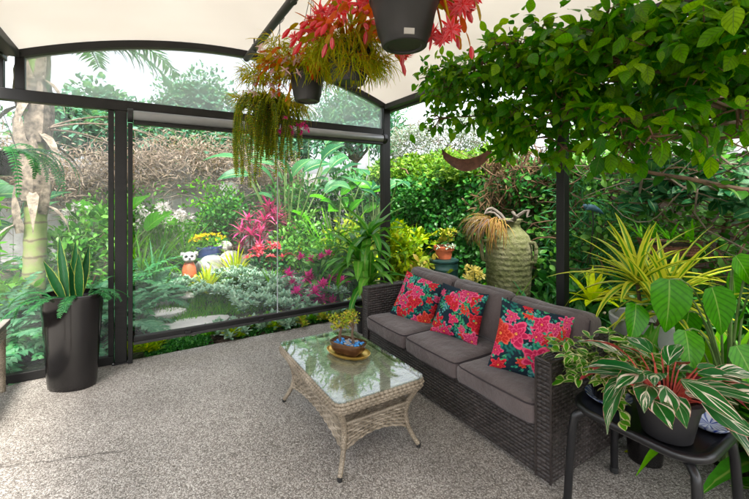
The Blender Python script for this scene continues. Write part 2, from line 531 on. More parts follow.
# floor: exposed aggregate with a hairline crack
def floormat():
    m, t = nt_new('exposed_aggregate')
    g = G(t)
    co = g.n("ShaderNodeTexCoord").outputs["Object"]
    vo = g.n("ShaderNodeTexVoronoi", {"Vector": co, "Scale": 150.0, "Randomness": 1.0})
    vo2 = g.n("ShaderNodeTexVoronoi", {"Vector": co, "Scale": 290.0})
    rnd = g.n("ShaderNodeSeparateColor", {0: vo.outputs["Color"]})
    rnd2 = g.n("ShaderNodeSeparateColor", {0: vo2.outputs["Color"]})
    c1 = g.ramp(rnd.outputs[0], [(0, (.10, .087, .077)), (.25, (.20, .176, .155)), (.55, (.35, .315, .285)), (.8, (.52, .48, .44)), (1, (.68, .64, .59))])
    c2 = g.ramp(rnd2.outputs[0], [(0, (.14, .12, .10)), (.5, (.34, .30, .27)), (1, (.60, .55, .50))])
    c = g.mix(.30, c1, c2)
    c = g.mix(g.step(vo.outputs["Distance"], .45, .8), c, g.mix(1, c, (.55, .52, .5), 'MULTIPLY'))
    big = g.noise(co, 1.3, 4, .6)
    c = g.mix(1, c, g.ramp(big, [(.3, (.68, .69, .68)), (.7, (1.08, 1.10, 1.09))]), 'MULTIPLY')
    sp = g.n("ShaderNodeSeparateXYZ", {0: co})
    wob = g.math('MULTIPLY', g.math('SUBTRACT', g.noise(co, 3.2, 4, .6), .5), .34)
    ln = g.math('ABSOLUTE', g.math('ADD', g.math('ADD', g.math('MULTIPLY', sp.outputs[0], .43), sp.outputs[1]), g.math('SUBTRACT', wob, 2.575)))
    brk = g.math('MULTIPLY', g.step(ln, .011, .003), g.step(g.noise(co, 2.2, 2), .42, .52))
    brk = g.math('MULTIPLY', brk, g.step(sp.outputs[0], .9, .5))
    c = g.mix(g.math('MULTIPLY', brk, .75), c, (.05, .04, .035))
    b = g.bsdf(c, .62)
    b.inputs["Specular IOR Level"].default_value = .45
    h = g.math('SUBTRACT', 1.0, vo.outputs["Distance"])
    g.put(b.inputs["Normal"], g.bump(h, .6, .006))
    g.out(b)
    return m
M['floor'] = floormat()

def mulchmat():
    m, t = nt_new('garden_mulch')
    g = G(t)
    co = g.n("ShaderNodeTexCoord").outputs["Object"]
    vo = g.n("ShaderNodeTexVoronoi", {"Vector": co, "Scale": 26.0})
    rnd = g.n("ShaderNodeSeparateColor", {0: vo.outputs["Color"]})
    c = g.ramp(rnd.outputs[0], [(0, (.02, .013, .009)), (.6, (.07, .045, .03)), (1, (.15, .10, .07))])
    c = g.mix(g.step(g.noise(co, .9, 4), .45, .65), c, (.05, .085, .02))
    b = g.bsdf(c, .95)
    g.put(b.inputs["Normal"], g.bump(g.math('SUBTRACT', 1.0, vo.outputs["Distance"]), .9, .03))
    g.out(b)
    return m
M['mulch'] = mulchmat()

def roofmat():
    m, t = nt_new('cream_roof_sheet')
    g = G(t)
    co = g.n("ShaderNodeTexCoord").outputs["Object"]
    c = g.ramp(g.noise(co, .8, 3), [(.3, (.66, .63, .59)), (.7, (.73, .705, .665))])
    df = g.n("ShaderNodeBsdfDiffuse", {"Color": c})
    tl = g.n("ShaderNodeBsdfTranslucent", {"Color": c})
    mx = g.n("ShaderNodeMixShader", {0: .45, 1: df.outputs[0], 2: tl.outputs[0]})
    g.out(mx)
    return m
M['roof'] = roofmat()
M['pvc'] = clearmat('clear_pvc_sheet', .065, .04, (.96, .985, 1.0), .3, True)
M['glass_side'] = clearmat('clear_side_sheet', .065, .03, (.95, .985, 1.0), .35, True)
M['gable'] = clearmat('gable_sheet', .42, .05, (.98, .98, 1.0), .1)
def glassmat():
    m, t = nt_new('table_glass')
    g = G(t)
    tr = g.n("ShaderNodeBsdfTransparent", {"Color": (.90, .95, .93)})
    gl = g.n("ShaderNodeBsdfGlossy", {"Roughness": .015, "Color": (1, 1, 1)})
    fr = thinfresnel(g, 1.55)
    g.out(g.n("ShaderNodeMixShader", {0: g.math('MULTIPLY_ADD', fr.outputs[0], .95, .04), 1: tr.outputs[0], 2: gl.outputs[0]}))
    return m
M['glass'] = glassmat()

def attrmat(name, rough=.85, bump=True):
    m, t = nt_new(name)
    g = G(t)
    c = g.n("ShaderNodeVertexColor", layer_name="Col").outputs[0]
    b = g.bsdf(c, rough)
    b.inputs["Specular IOR Level"].default_value = .25
    if bump:
        co = g.n("ShaderNodeTexCoord").outputs["Object"]
        g.put(b.inputs["Normal"], g.bump(g.noise(co, 16, 3), .25, .02))
    g.out(b)
    return m
M['print'] = attrmat('floral_print')
M['blueprint'] = attrmat('blue_white_glaze', .15, False)
M['palmtrunk'] = None
def palmmat():
    m, t = nt_new('palm_trunk')
    g = G(t)
    tc = g.n("ShaderNodeTexCoord")
    sp = g.n("ShaderNodeSeparateXYZ", {0: tc.outputs["Object"]})
    n = g.noise(tc.outputs["Object"], 7, 4)
    w = g.math('SINE', g.math('MULTIPLY_ADD', sp.outputs[2], 34, g.math('MULTIPLY', n, 3)))
    c = g.ramp(n, [(.3, (.13, .19, .04)), (.5, (.19, .23, .07)), (.7, (.22, .17, .11))])
    c = g.mix(g.step(w, .85, .99), c, (.12, .09, .05))
    g.out(g.bsdf(c, .6))
    return m
M['palmtrunk'] = palmmat()
M['palmsheath'] = plain('dry_palm_sheath', (.19, .15, .11), .9, 0, .75, 16, .9, 70)
M['crownshaft'] = plain('green_crownshaft', (.16, .27, .04), .4, 0, .35, 5)

# leaf outlines
OV = [.06, .72, 1, .82, .03]
OV7 = [.10, .55, .88, 1, .88, .55, .03]
LAN = [.25, .85, 1, .8, .45, .03]
STRAP = [.55, .8, .95, 1, 1, .92, .75, .45, .04]
HEART = [.62, 1, 1, .86, .62, .34, .03]
TINY = [.25, 1, .1]
NEED = [.7, 1, .25]
PAD = [.15, .5, .8, .97, 1, .92, .75, .5, .06]

def gz(x, y):
    t = np.clip((np.asarray(y, float) - 4.4) / 3.4, 0, 1)
    return -.04 + .42 * t * t * (3 - 2 * t)

def outw(r, n):
    return nrm(r.normal(size=(n, 3)))

def clump(mb, r, c, rad, n, L, W, prof=OV, up=.35, rnd=.6, bend=.7, cols=2, m=0, shell=.45, fold=.12, droop=0, hemi=False, lump=.28, face=None):
    """n leaves spread through an uneven ellipsoid"""
    c, rad = np.array(c, float), np.array(rad, float) if not np.isscalar(rad) else np.full(3, rad, float)
    d = outw(r, n)
    if hemi:
        d[:, 2] = np.abs(d[:, 2])
    k = r.normal(size=(5, 3)) * 2.2
    ph = r.uniform(0, 6.28, 5)
    lm = 1 + lump * np.sin(d @ k.T + ph).sum(1) / 2.2
    rr = (shell + (1 - shell) * r.random(n) ** .6) * lm
    P = c + d * rad * rr[:, None]
    D = nrm(d * .9 + V(0, 0, up - droop) + r.normal(size=(n, 3)) * rnd)
    N = nrm(V(0, 0, 1) + d * .6 + r.normal(size=(n, 3)) * .45 + (0 if face is None else np.array(face)))
    s = r.uniform(.6, 1.2, n)
    mb.leaves(P, D, N, L * s, W * s, prof, r.uniform(.3, 1.3, n) * bend, fold, cols, m)
    return P

def rosette(mb, r, c, n, L, W, prof=STRAP, el=(15, 80), bend=1.0, cols=3, m=0, fold=.25, spread=.0, jit=.25, az0=None, wave=0):
    az = np.arange(n) * 2.39996 + (r.uniform(0, 6) if az0 is None else az0) + r.normal(size=n) * .15
    t = (np.arange(n) + .5) / n
    e = np.radians(el[0] + (el[1] - el[0]) * t) + r.normal(size=n) * .09
    D = np.stack([np.cos(e) * np.cos(az), np.cos(e) * np.sin(az), np.sin(e)], -1)
    N = np.stack([-np.sin(e) * np.cos(az), -np.sin(e) * np.sin(az), np.cos(e)], -1)
    B = np.array(c, float) + np.stack([np.cos(az), np.sin(az), 0 * az], -1) * spread * (1 - t)[:, None]
    s = r.uniform(1 - jit, 1 + jit, n)
    mb.leaves(B, D, N, L * s, W * r.uniform(.85, 1.15, n), prof, bend * r.uniform(.6, 1.3, n) * (1.15 - .6 * t), fold, cols, m, wave, r)

def frond(mb, r, base, az, el, L, n, ll, lw, bend=1.0, m=0, ms=None, prof=LAN, lean=.5, lb=.5, rr=.006):
    """a feather leaf: curved rachis and paired leaflets"""
    k = 14
    e = el
    D0 = V(math.cos(e) * math.cos(az), math.cos(e) * math.sin(az), math.sin(e))
    N0 = V(-math.sin(e) * math.cos(az), -math.sin(e) * math.sin(az), math.cos(e))
    t = np.linspace(0, 1, k)
    pts = [np.array(base, float)]
    tg = []
    for i in range(k):
        th = bend * t[i]
        tg.append(math.cos(th) * D0 - math.sin(th) * N0)
        if i < k - 1:
            pts.append(pts[-1] + L / (k - 1) * tg[-1])
    pts, tg = np.array(pts), np.array(tg)
    mb.tube(pts, np.linspace(rr, rr * .3, k), 5, ms if ms is not None else m, False)
    u = np.linspace(.12, .99, n)
    P = np.stack([np.interp(u, t, pts[:, i]) for i in range(3)], -1)
    T = nrm(np.stack([np.interp(u, t, tg[:, i]) for i in range(3)], -1))
    sd_ = nrm(np.cross(T, V(0, 0, 1) + V(1e-3, 0, 0)))
    up = np.cross(sd_, T)
    ln = ll * (.35 + .65 * np.sin(np.pi * np.clip(u * .9 + .12, 0, 1)))
    for sg in (-1, 1):
        d = nrm(sd_ * sg + T * lean + up * .12 + r.normal(size=(n, 3)) * .08)
        mb.leaves(P, d, up + r.normal(size=(n, 3)) * .15, ln * r.uniform(.85, 1.1, n), lw, prof, lb * r.uniform(.5, 1.4, n), .1, 2, m)

def rng(i):
    return np.random.default_rng(i)

def curve(p, q, sag=.0, n=8, r=None, j=0):
    p, q = np.array(p, float), np.array(q, float)
    t = np.linspace(0, 1, n)[:, None]
    c = p + (q - p) * t
    c[:, 2] -= sag * 4 * (t * (1 - t))[:, 0]
    if r is not None:
        for k in (1, 2, 3):
            c += np.sin(math.pi * k * t) * (r.normal(size=3) * j * 2.2 / k)
    return c

# ================================================================== SETTING
r = rng(1)
# ground: one sheet, fine near the garden, coarse to the horizon
xs = np.concatenate([np.linspace(-150, -6, 12), np.linspace(-5.5, 9, 60), np.linspace(10, 150, 12)])
ys = np.concatenate([np.linspace(-150, -4, 12), np.linspace(-3.5, 10, 70), np.linspace(11, 150, 12)])
X, Y = np.meshgrid(xs, ys, indexing='ij')
mb = MB()
mb.grid(np.stack([X, Y, gz(X, Y) + np.where((np.abs(X) < 12) & (Y > 4.3) & (Y < 12), r.normal(size=X.shape) * .012, 0)], -1))
struct('garden_ground', mb, M['mulch'], 'dark mulched garden soil around the patio', 'ground')

mb = MB()
mb.box((-4, -3.5, -.12), (2.72, 4.1, 0))
struct('patio_floor', mb, M['floor'], 'grey exposed aggregate concrete patio floor with a hairline crack', 'floor', sharp=0)

mb = MB()
for cx, cy, a, b, ro in ((.50, 4.80, .42, .27, .1), (.18, 5.30, .30, .2, -.3), (-.02, 5.95, .28, .19, .4)):
    mb.lathe((cx, cy, float(gz(0, cy)) + .0), [(.98, 0), (1, .02), (.97, .05), (.9, .055)], 22, a, b, ro,
             lump=lambda t, z: 1 + .06 * math.sin(3 * t + 1) + .04 * math.sin(5 * t))
struct('stone_path', mb, M['paver'], 'pale stepping stones leading away behind the clear blind', 'path')

# ================================================================== PERGOLA
XL, XR, YB = -.83, 2.69, 4.10
CX, CHW, ZE, SAG = (XL + XR) / 2, (XR - XL) / 2, 2.655, .345
RAD = (CHW ** 2 + SAG ** 2) / (2 * SAG)
def zroof(x):
    return ZE + SAG - RAD + math.sqrt(RAD ** 2 - (x - CX) ** 2)

pg = thing('pergola', 'charcoal framed patio pergola with arched cream roof over the sofa', 'pergola', (CX, 1.5, 0))
for nm, x, y, zt, w in (('corner', XR, YB, 2.66, .10), ('mid', -.146, YB, 2.25, .09), ('side', XR, 1.68, 2.60, .066)):
    mb = MB().box((x - w / 2, y - w / 2, 0), (x + w / 2, y + w / 2, zt))
    mb.box((x - w / 2 - .02, y - w / 2 - .02, .001), (x + w / 2 + .02, y + w / 2 + .02, .012))
    po = obj('post', mb, M['frame'], pg, bevel=.004)
    for sx in (-1, 1):
        obj('anchor_bolt', MB().tube([(x + sx * (w / 2 + .011), y - w / 2 - .011, .012), (x + sx * (w / 2 + .011), y - w / 2 - .011, .022)], .007, 6), M['silver'], pg, po)
for x in (XL + .01, XL - .115):
    obj('post', MB().box((x - .03, YB - .03, 2.345), (x + .03, YB + .03, 2.66)), M['frame'], pg, bevel=.003)
obj('cross_beam', MB().box((-2.6, YB - .045, 2.252), (XR - .052, YB + .045, 2.343)), M['frame'], pg, bevel=.004)
def arch(y0, y1, t0, t1, n=40):
    mb = MB()
    a = np.linspace(-1, 1, n)
    P = []
    for q in a:
        x = CX + CHW * q
        z = zroof(x)
        P.append([(x, y0, z + t0), (x, y1, z + t0), (x, y1, z + t1), (x, y0, z + t1), (x, y0, z + t0)])
    mb.grid(np.array(P, float))
    return mb
obj('arched_beam', arch(YB - .045, YB + .045, -.062, .0, 40), M['frame'], pg, sharp=60)
obj('roof_panel', arch(-3.4, 4.22, .006, .014), M['roof'], pg, sharp=60)
for x, m in ((XR, 'frame_grey'), (XL - .03, 'frame_grey')):
    mb = MB().box((x - .045, -1.6, 2.59), (x + .045, YB - .052, 2.655))
    mb.box((x + (.047 if x > 0 else -.107), -1.6, 2.57), (x + (.107 if x > 0 else -.047), YB + .05, 2.665))
    obj('side_beam', mb, M[m], pg, bevel=.006)
mb = MB().tube([(.93, 4.02, 2.90), (.93, -1.5, 2.90)], .032, 12)
rail = obj('hanging_rail', mb, M['frame_grey'], pg)
for y in (3.7, 2.6, 1.5, .4):
    mb = MB().tube([(.93, y, 2.93), (.93, y, 3.0)], .008, 6)
    mb.lathe((.93, y, 2.862), [(.036, 0), (.037, .03), (.037, .07), (.034, .075)], 12, .6, 1)
    obj('bracket', mb, M['frame_grey'], pg, rail)
# clear gable sheet under the arch
P = []
for q in np.linspace(-1, 1, 30):
    x = CX + (CHW - .035) * q
    P.append([(x, YB, 2.345), (x, YB, zroof(x) - .064)])
obj('gable_pane', MB().grid(np.array(P, float)), M['gable'], pg)

# fixed clear side screen, left
sc = thing('clear_screen', 'fixed clear plastic screen behind the tall black planter', 'screen', (-1.4, YB, 0))
P = np.array([[(x, YB + .01 * math.sin(x * 5), z) for z in np.linspace(.07, 2.25, 24)] for x in np.linspace(-2.6, -.197, 30)])
obj('clear_sheet', MB().grid(P), M['glass_side'], sc)
obj('bottom_rail', MB().box((-2.6, YB - .03, .002), (-.20, YB + .03, .075)), M['frame'], sc, bevel=.004)
obj('side_channel', MB().box((-.24, YB - .025, .077), (-.199, YB + .025, 2.25)), M['frame'], sc, bevel=.003)

# roll-down blind
bl = thing('roll_down_blind', 'clear roll-down blind with silver tube and dark bottom bar across the garden opening', 'blind', (1.26, 4.0, 0))
YS = 4.0
obj('roller_tube', MB().tube([(-.05, YS, 2.205), (2.58, YS, 2.205)], .048, 20), M['silver'], bl)
obj('tube_cover', MB().box((-.05, YS - .03, 2.128), (2.58, YS + .045, 2.155)), M['frame'], bl, bevel=.004)
for x0, x1 in ((-.095, -.052), (2.582, 2.63)):
    obj('end_cap', MB().tube([(x0, YS, 2.205), (x1, YS, 2.205)], .062, 20), M['black'], bl, bevel=.004)
P = np.array([[(x, YS + .03 + .012 * math.sin(x * 4.1 + z) * math.sin(z * 2.1), z) for z in np.linspace(.235, 2.127, 30)] for x in np.linspace(-.04, 2.57, 50)])
obj('clear_sheet', MB().grid(P), M['pvc'], bl)
obj('welded_seam', MB().box((1.249, YS + .012, .236), (1.258, YS + .016, 2.126)), M['seam'], bl)
mb = MB().box((-.05, YS + .005, .175), (2.58, YS + .055, .234))
obj('bottom_bar', mb, M['frame'], bl, bevel=.006)
obj('bar_lip', MB().box((-.05, YS - .014, .168), (2.58, YS + .003, .190)), M['frame_grey'], bl, bevel=.003)
for x in (.36, 1.05):
    obj('strap_clip', MB().box((x, YS - .022, .186), (x + .05, YS + .002, .212)), M['black'], bl, bevel=.003)
for x in (-.092, 2.585):
    obj('side_track', MB().box((x, YS + .004, .002), (x + .036, YS + .05, 2.14)), M['frame'], bl, bevel=.003)

# ================================================================== FENCES
fe = thing('board_fence', 'weathered grey board fence at the far end of the garden', 'fence', (0, 8.3, .3))
mb = MB()
x = -6.0
r = rng(5)
while x < 6.4:
    mb.box((x, 8.30 + r.uniform(-.008, .008), .25), (x + .145, 8.325, 1.98 + r.uniform(-.03, .03)))
    x += .152
obj('boards', mb, M['fence'], fe, sharp=0)
for z in (.6, 1.2, 1.75):
    obj('rail', MB().box((-6, 8.335, z), (6.4, 8.38, z + .09)), M['fence'], fe, sharp=0)
for x in (-4, -2, 0, 2, 4):
    obj('fence_post', MB().box((x, 8.385, .2), (x + .1, 8.485, 2.0)), M['fence'], fe, sharp=0)
fs = thing('backing_fence', 'dark timber fence added as backing behind the hedge on the right', 'fence', (5.3, 2, 0))  # added backing: hedge gaps show dark instead of sky
mb = MB()
y = -3.0
while y < 8.2:
    mb.box((5.3, y, -.1), (5.325 + r.uniform(0, .01), y + .15, 1.95 + r.uniform(-.02, .02)))
    y += .155
obj('boards', mb, M['darkfence'], fs, sharp=0)
for z in (.5, 1.6):
    obj('rail', MB().box((5.34, -3, z), (5.39, 8.2, z + .09)), M['darkfence'], fs, sharp=0)

# ================================================================== FURNITURE
def rbox(lo, hi, rad, n=10, puff=0.0, wr=0.0, r=None):
    """a rounded, slightly stuffed box"""
    lo, hi = np.array(lo, float), np.array(hi, float)
    c, h = (lo + hi) / 2, (hi - lo) / 2
    mb = MB()
    a = np.linspace(-1, 1, n)
    a = np.sign(a) * np.abs(a) ** .7
    fr = r.uniform(3, 7, (4, 3)) if r is not None else None
    for ax in range(3):
        for sg in (-1, 1):
            U, W = np.meshgrid(a, a, indexing='ij')
            p = np.zeros((n, n, 3))
            o = [(1, 2), (2, 0), (0, 1)][ax]
            p[..., ax] = sg
            p[..., o[0]] = U if sg > 0 else -U
            p[..., o[1]] = W
            q = p * h
            inn = np.clip(q, -(h - rad), h - rad)
            q = inn + nrm(q - inn) * rad
            k = (1 - p ** 4)
            for b in range(3):
                oth = [i for i in range(3) if i != b]
                q[..., b] += np.sign(p[..., b]) * puff * (np.abs(p[..., b]) > .5) * np.maximum(0, k[..., oth[0]] * k[..., oth[1]]) * min(1, .5 * h[oth[0]] / h[b])
            if wr:
                w = sum(np.sin(q @ f * 3 + i) for i, f in enumerate(fr))
                q = q + nrm(q) * (w * wr)[..., None]
            mb.grid(q + c)
    return mb

def weave(mb, fn, lu, lv, cw, ch, amp, su=4, sv=3, m=0):
    """woven panel: fn(u, v) -> (point, normal), u and v in metres"""
    nu, nv = max(2, int(round(lu / cw))), max(2, int(round(lv / ch)))
    u = np.linspace(0, lu, nu * su + 1)
    v = np.linspace(0, lv, nv * sv + 1)
    Uu, Vv = np.meshgrid(u, v, indexing='ij')
    P, N = fn(Uu, Vv)
    j = np.minimum((Vv / lv * nv).astype(int), nv - 1)
    fv = Vv / lv * nv - j
    i = np.minimum((Uu / lu * nu).astype(int), nu - 1)
    fu = np.clip(Uu / lu * nu - i, 0, 1)
    fv = np.clip(fv, 0, 1)
    over = ((i + j) % 2 == 0)
    a1, a2 = np.sin(np.pi * fu), np.sin(np.pi * fv)
    h = np.where(over, a1 ** .5 * (a2 ** .35), (.25 + .35 * a1 ** .35) * a2 ** .5) * 1.6 - .6
    edge = (fv < 1e-6) | (fv > 1 - 1e-6)
    h = np.where(edge, -1.1, h)
    mb.grid(P + N * (amp * h)[..., None], np.stack([Uu, Vv], -1), m)
    return mb

def strand_weave(fn, lu, lv, cw, ch, amp, th=.0042, fill=.80):
    """separate rattan strands going in front of and behind upright stakes, with open gaps between"""
    mb = MB()
    nu, nv = max(2, int(round(lu / cw))), max(2, int(round(lv / ch)))
    u = np.linspace(0, lu, nu * 4 + 1)
    q = np.array([-1, -.75, 0, .75, 1.0])
    for j in range(nv):
        v = lv * (j + .5 + q * fill / 2) / nv
        Uu, Vv = np.meshgrid(u, v, indexing='ij')
        P, N = fn(Uu, Vv)
        h = amp * np.cos(np.pi * (Uu / lu * nu) + np.pi * j) + th * np.sqrt(np.maximum(0, 1 - q ** 2))[None, :] * 1.6
        mb.grid(P + N * h[..., None], np.stack([Uu, Vv + j * .37], -1))
    for i in range(nu + 1):
        v = np.linspace(0, lv, max(3, nv // 2))
        P, N = fn(np.full_like(v, lu * i / nu), v)
        mb.tube(P, .0038, 5)
    return mb

def flat(o, du, dv):
    o, du, dv = (np.array(x, float) for x in (o, du, dv))
    n = nrm(np.cross(du, dv))
    return lambda u, v: (o + du * u[..., None] + dv * v[..., None], n * np.ones(u.shape + (1,)))

# ---- sofa
SX0, SX1, SY0, SY1 = 1.77, 2.50, 1.17, 3.07
AW, AH = .085, .645
so = thing('wicker_sofa', 'dark brown wicker three-seat sofa with mauve seat cushions', 'sofa', (2.13, 2.12, 0))
def sofa_weave(mb, o, du, dv, lu, lv):
    return weave(mb, flat(o, du, dv), lu, lv, .025, .021, .0036)
mb = MB()
mb.box((SX0 + .03, SY0 + .01, .035), (SX1 - .01, SY1 - .01, .262))
obj('frame', mb, M['black'], so)
mb = MB()
sofa_weave(mb, (SX0 + .012, SY1 - AW, .03), (0, -1, 0), (0, 0, 1), SY1 - SY0 - 2 * AW, .245)
obj('front_panel', mb, M['wick_sofa'], so, sharp=0)
for y0, y1 in ((SY0, SY0 + AW), (SY1 - AW, SY1)):
    mb = MB()
    d = SX1 - SX0
    mb.box((SX0 + .004, y0 + .004, .03), (SX1 - .004, y1 - .004, AH - .004))
    sofa_weave(mb, (SX0, y0, .03), (1, 0, 0), (0, 0, 1), d, AH - .03)
    sofa_weave(mb, (SX1, y1, .03), (-1, 0, 0), (0, 0, 1), d, AH - .03)
    sofa_weave(mb, (SX0, y1, .03), (0, -1, 0), (0, 0, 1), AW, AH - .03)
    sofa_weave(mb, (SX0, y0, AH), (1, 0, 0), (0, 1, 0), d, AW)
    for pq in (((SX0, y0, .03), (SX0, y0, AH)), ((SX0, y1, .03), (SX0, y1, AH)), ((SX0, y0, AH), (SX1, y0, AH)), ((SX0, y1, AH), (SX1, y1, AH)), ((SX0, y0, AH), (SX0, y1, AH))):
        mb.tube(pq, .0065, 6)
    obj('arm', mb, M['wick_sofa'], so, sharp=0)
mb = MB()
sofa_weave(mb, (SX1 - .09, SY1 - AW, .26), (0, -1, 0), (0, 0, 1), SY1 - SY0 - 2 * AW, .36)
sofa_weave(mb, (SX1, SY0 + AW, .03), (0, 1, 0), (0, 0, 1), SY1 - SY0 - 2 * AW, .59)
mb.box((SX1 - .087, SY0 + AW, .262), (SX1 - .004, SY1 - AW, .618))
obj('back_panel', mb, M['wick_sofa'], so, sharp=0)
for x in (SX0 + .06, SX1 - .06):
    for y in (SY0 + .045, SY1 - .045):
        obj('foot', MB().tube([(x, y, 0), (x, y, .04)], .02, 10), M['foot'], so)
cw_ = (SY1 - SY0 - 2 * AW) / 3
r = rng(11)
for i in range(3):
    y0 = SY0 + AW + cw_ * i + .004
    y1 = y0 + cw_ - .008
    mb = rbox((SX0 - .018, y0, .272), (SX1 - .12, y1, .405), .035, 16, .018, .0026, r)
    c = obj('seat_cushion', mb, M['cushion'], so, subsurf=1, sharp=180)
    mb = MB()
    for z in (.292, .392):
        mb.tube([(SX1 - .2, y0 + .004, z), (SX0 + .02, y0 + .003, z), (SX0 - .008, y0 + .015, z), (SX0 - .019, y0 + .05, z), (SX0 - .026, (y0 + y1) / 2, z), (SX0 - .019, y1 - .05, z), (SX0 - .008, y1 - .015, z), (SX0 + .02, y1 - .003, z), (SX1 - .2, y1 - .004, z)], .0045, 6)
    obj('piping', mb, M['piping'], so, c)
# back cushions lean on the back panel
for i in range(3):
    y0 = SY0 + AW + cw_ * i - (.02 if i == 0 else 0) + .004
    y1 = SY0 + AW + cw_ * (i + 1) + (.03 if i == 2 else 0) - .004
    mb = rbox((-.075, y0, 0), (.075, y1, .385 + .008 * i), .055, 16, .03, .0035, r)
    v = np.concatenate(mb.v)
    a = R(13)
    x, z = v[:, 0].copy(), v[:, 2].copy()
    v[:, 0] = x * math.cos(a) + z * math.sin(a) + SX1 - .245
    v[:, 2] = -x * math.sin(a) + z * math.cos(a) + .395
    mb.v = [v]
    c = obj('back_cushion', mb, M['cushion'], so, subsurf=1, sharp=180)
    for yy in (y0 + .012, y1 - .012):
        pts = []
        for zz in (.08, .2, .3, .355):
            pts.append((SX1 - .245 + zz * math.sin(a) - .055 * math.cos(a), yy, .395 + zz * math.cos(a) + .055 * math.sin(a)))
        obj('piping', MB().tube(pts, .004, 6), M['piping'], so, c)

# ---- printed throw cushions
def print_image(seed, n=170):
    r = rng(seed)
    yy, xx = np.mgrid[0:n, 0:n] / (n - 1.0)
    img = np.empty((n, n, 3))
    img[:] = (.006, .018, .030)
    def leafshape(cx, cy, a, L, w, col, col2):
        dx, dy = xx - cx, yy - cy
        u = dx * math.cos(a) + dy * math.sin(a)
        v = -dx * math.sin(a) + dy * math.cos(a)
        t = np.clip(u / L, 0, 1)
        ww = w * np.sin(np.pi * t ** .8) * (.75 + .25 * np.sign(np.sin(u * 95 - np.abs(v) * 60)))
        k = (u > 0) & (u < L) & (np.abs(v) < ww)
        img[k] = np.where((np.sin(u * 95 - np.abs(v) * 60) > .1)[k][:, None], col, col2)
    for _ in range(46):
        c = [((.01, .12, .10), (.004, .05, .05)), ((.02, .22, .14), (.008, .09, .07)), ((.05, .30, .12), (.01, .12, .06)), ((.10, .30, .28), (.02, .12, .13))][r.integers(4)]
        leafshape(r.random(), r.random(), r.uniform(0, 6.28), r.uniform(.2, .36), r.uniform(.04, .075), *c)
    def flower(cx, cy, R_, k, c0, c1, c2):
        dx, dy = xx - cx, yy - cy
        rr = np.hypot(dx, dy)
        th = np.arctan2(dy, dx)
        wob = .14 * np.sin(th * 3 + cx * 40) + .10 * np.sin(th * 7 + cy * 50)
        for ring, (s, off) in enumerate(((1, 0), (.74, .5), (.50, .2), (.3, .6))):
            ed = R_ * s * (.36 + .64 * np.abs(np.cos(th * k / 2 + off * math.pi)) ** 1.0 + wob)
            q = rr < ed
            g_ = np.clip(rr / np.maximum(ed, 1e-6), 0, 1)[..., None]
            colr = np.array(c0) * (1 - g_) + np.array(c1) * g_
            colr = np.where((g_ > .84), np.array(c2), colr)
            img[q] = colr[q]
        img[(rr < R_ * .10) & (r.random(rr.shape) < .7)] = (.75, .35, .05)
    pal = [((.20, .002, .006), (.42, .006, .015), (.60, .03, .05)), ((.24, .003, .03), (.50, .010, .075), (.66, .07, .16)), ((.28, .006, .006), (.50, .02, .012), (.64, .08, .05)), ((.26, .004, .035), (.52, .02, .11), (.66, .12, .22))]
    pts = []
    tries = 0
    while len(pts) < 20 and tries < 900:
        tries += 1
        p = r.random(2) * 1.04 - .02
        if all(np.hypot(*(p - q)) > .12 for q in pts):
            pts.append(p)
    for p in pts:
        flower(p[0], p[1], r.choice([.08, .11, .16, .20]), int(r.integers(5, 10)), *pal[r.integers(4)])
    for _ in range(30):
        leafshape(r.random(), r.random(), r.uniform(0, 6.28), r.uniform(.07, .13), .02, (.03, .28, .16), (.01, .15, .1))
    return img

def throw_pillow(loc, n_, phi, seed, label, size=.43):
    n_ = nrm(V(*n_))
    up = nrm(Z - n_ * n_[2])
    sd_ = np.cross(up, n_)
    e1 = sd_ * math.cos(phi) + up * math.sin(phi)
    e2 = -sd_ * math.sin(phi) + up * math.cos(phi)
    k = 170
    a = np.linspace(-1, 1, k)
    U, W = np.meshgrid(a, a, indexing='ij')
    th = .078 * (np.clip(1 - np.abs(U) ** 2.2, 0, 1) * np.clip(1 - np.abs(W) ** 2.2, 0, 1)) ** .55
    th = th * (1 + .07 * np.sin(U * 5 + W * 3 + seed))
    x = U * (1 - .07 * (1 - W ** 2) * np.abs(U)) * size / 2
    y = W * (1 - .07 * (1 - U ** 2) * np.abs(W)) * size / 2
    mb = MB()
    img = print_image(seed)
    for sg in (1, -1):
        P = np.array(loc, float) + x[..., None] * e1 + y[..., None] * e2 + (sg * th)[..., None] * n_
        if sg < 0:
            P = P[::-1]
        mb.grid(P, c=np.transpose(img, (1, 0, 2)) if sg > 0 else np.transpose(img, (1, 0, 2))[::-1])
    return tag(obj('throw_cushion', mb, M['print'], sharp=180, col=True), label, 'cushion', 'floral throw cushions on the sofa')
throw_pillow((2.09, 2.66, .575), (-.82, -.42, .42), -.22, 21, 'floral throw cushion nearest the far arm of the sofa', .41)
throw_pillow((2.07, 2.13, .60), (-.86, -.36, .40), -.10, 22, 'middle floral throw cushion leaning beside the far one', .385)
throw_pillow((2.04, 1.48, .60), (-.72, -.60, .40), -.20, 23, 'floral throw cushion by itself against the near sofa arm')

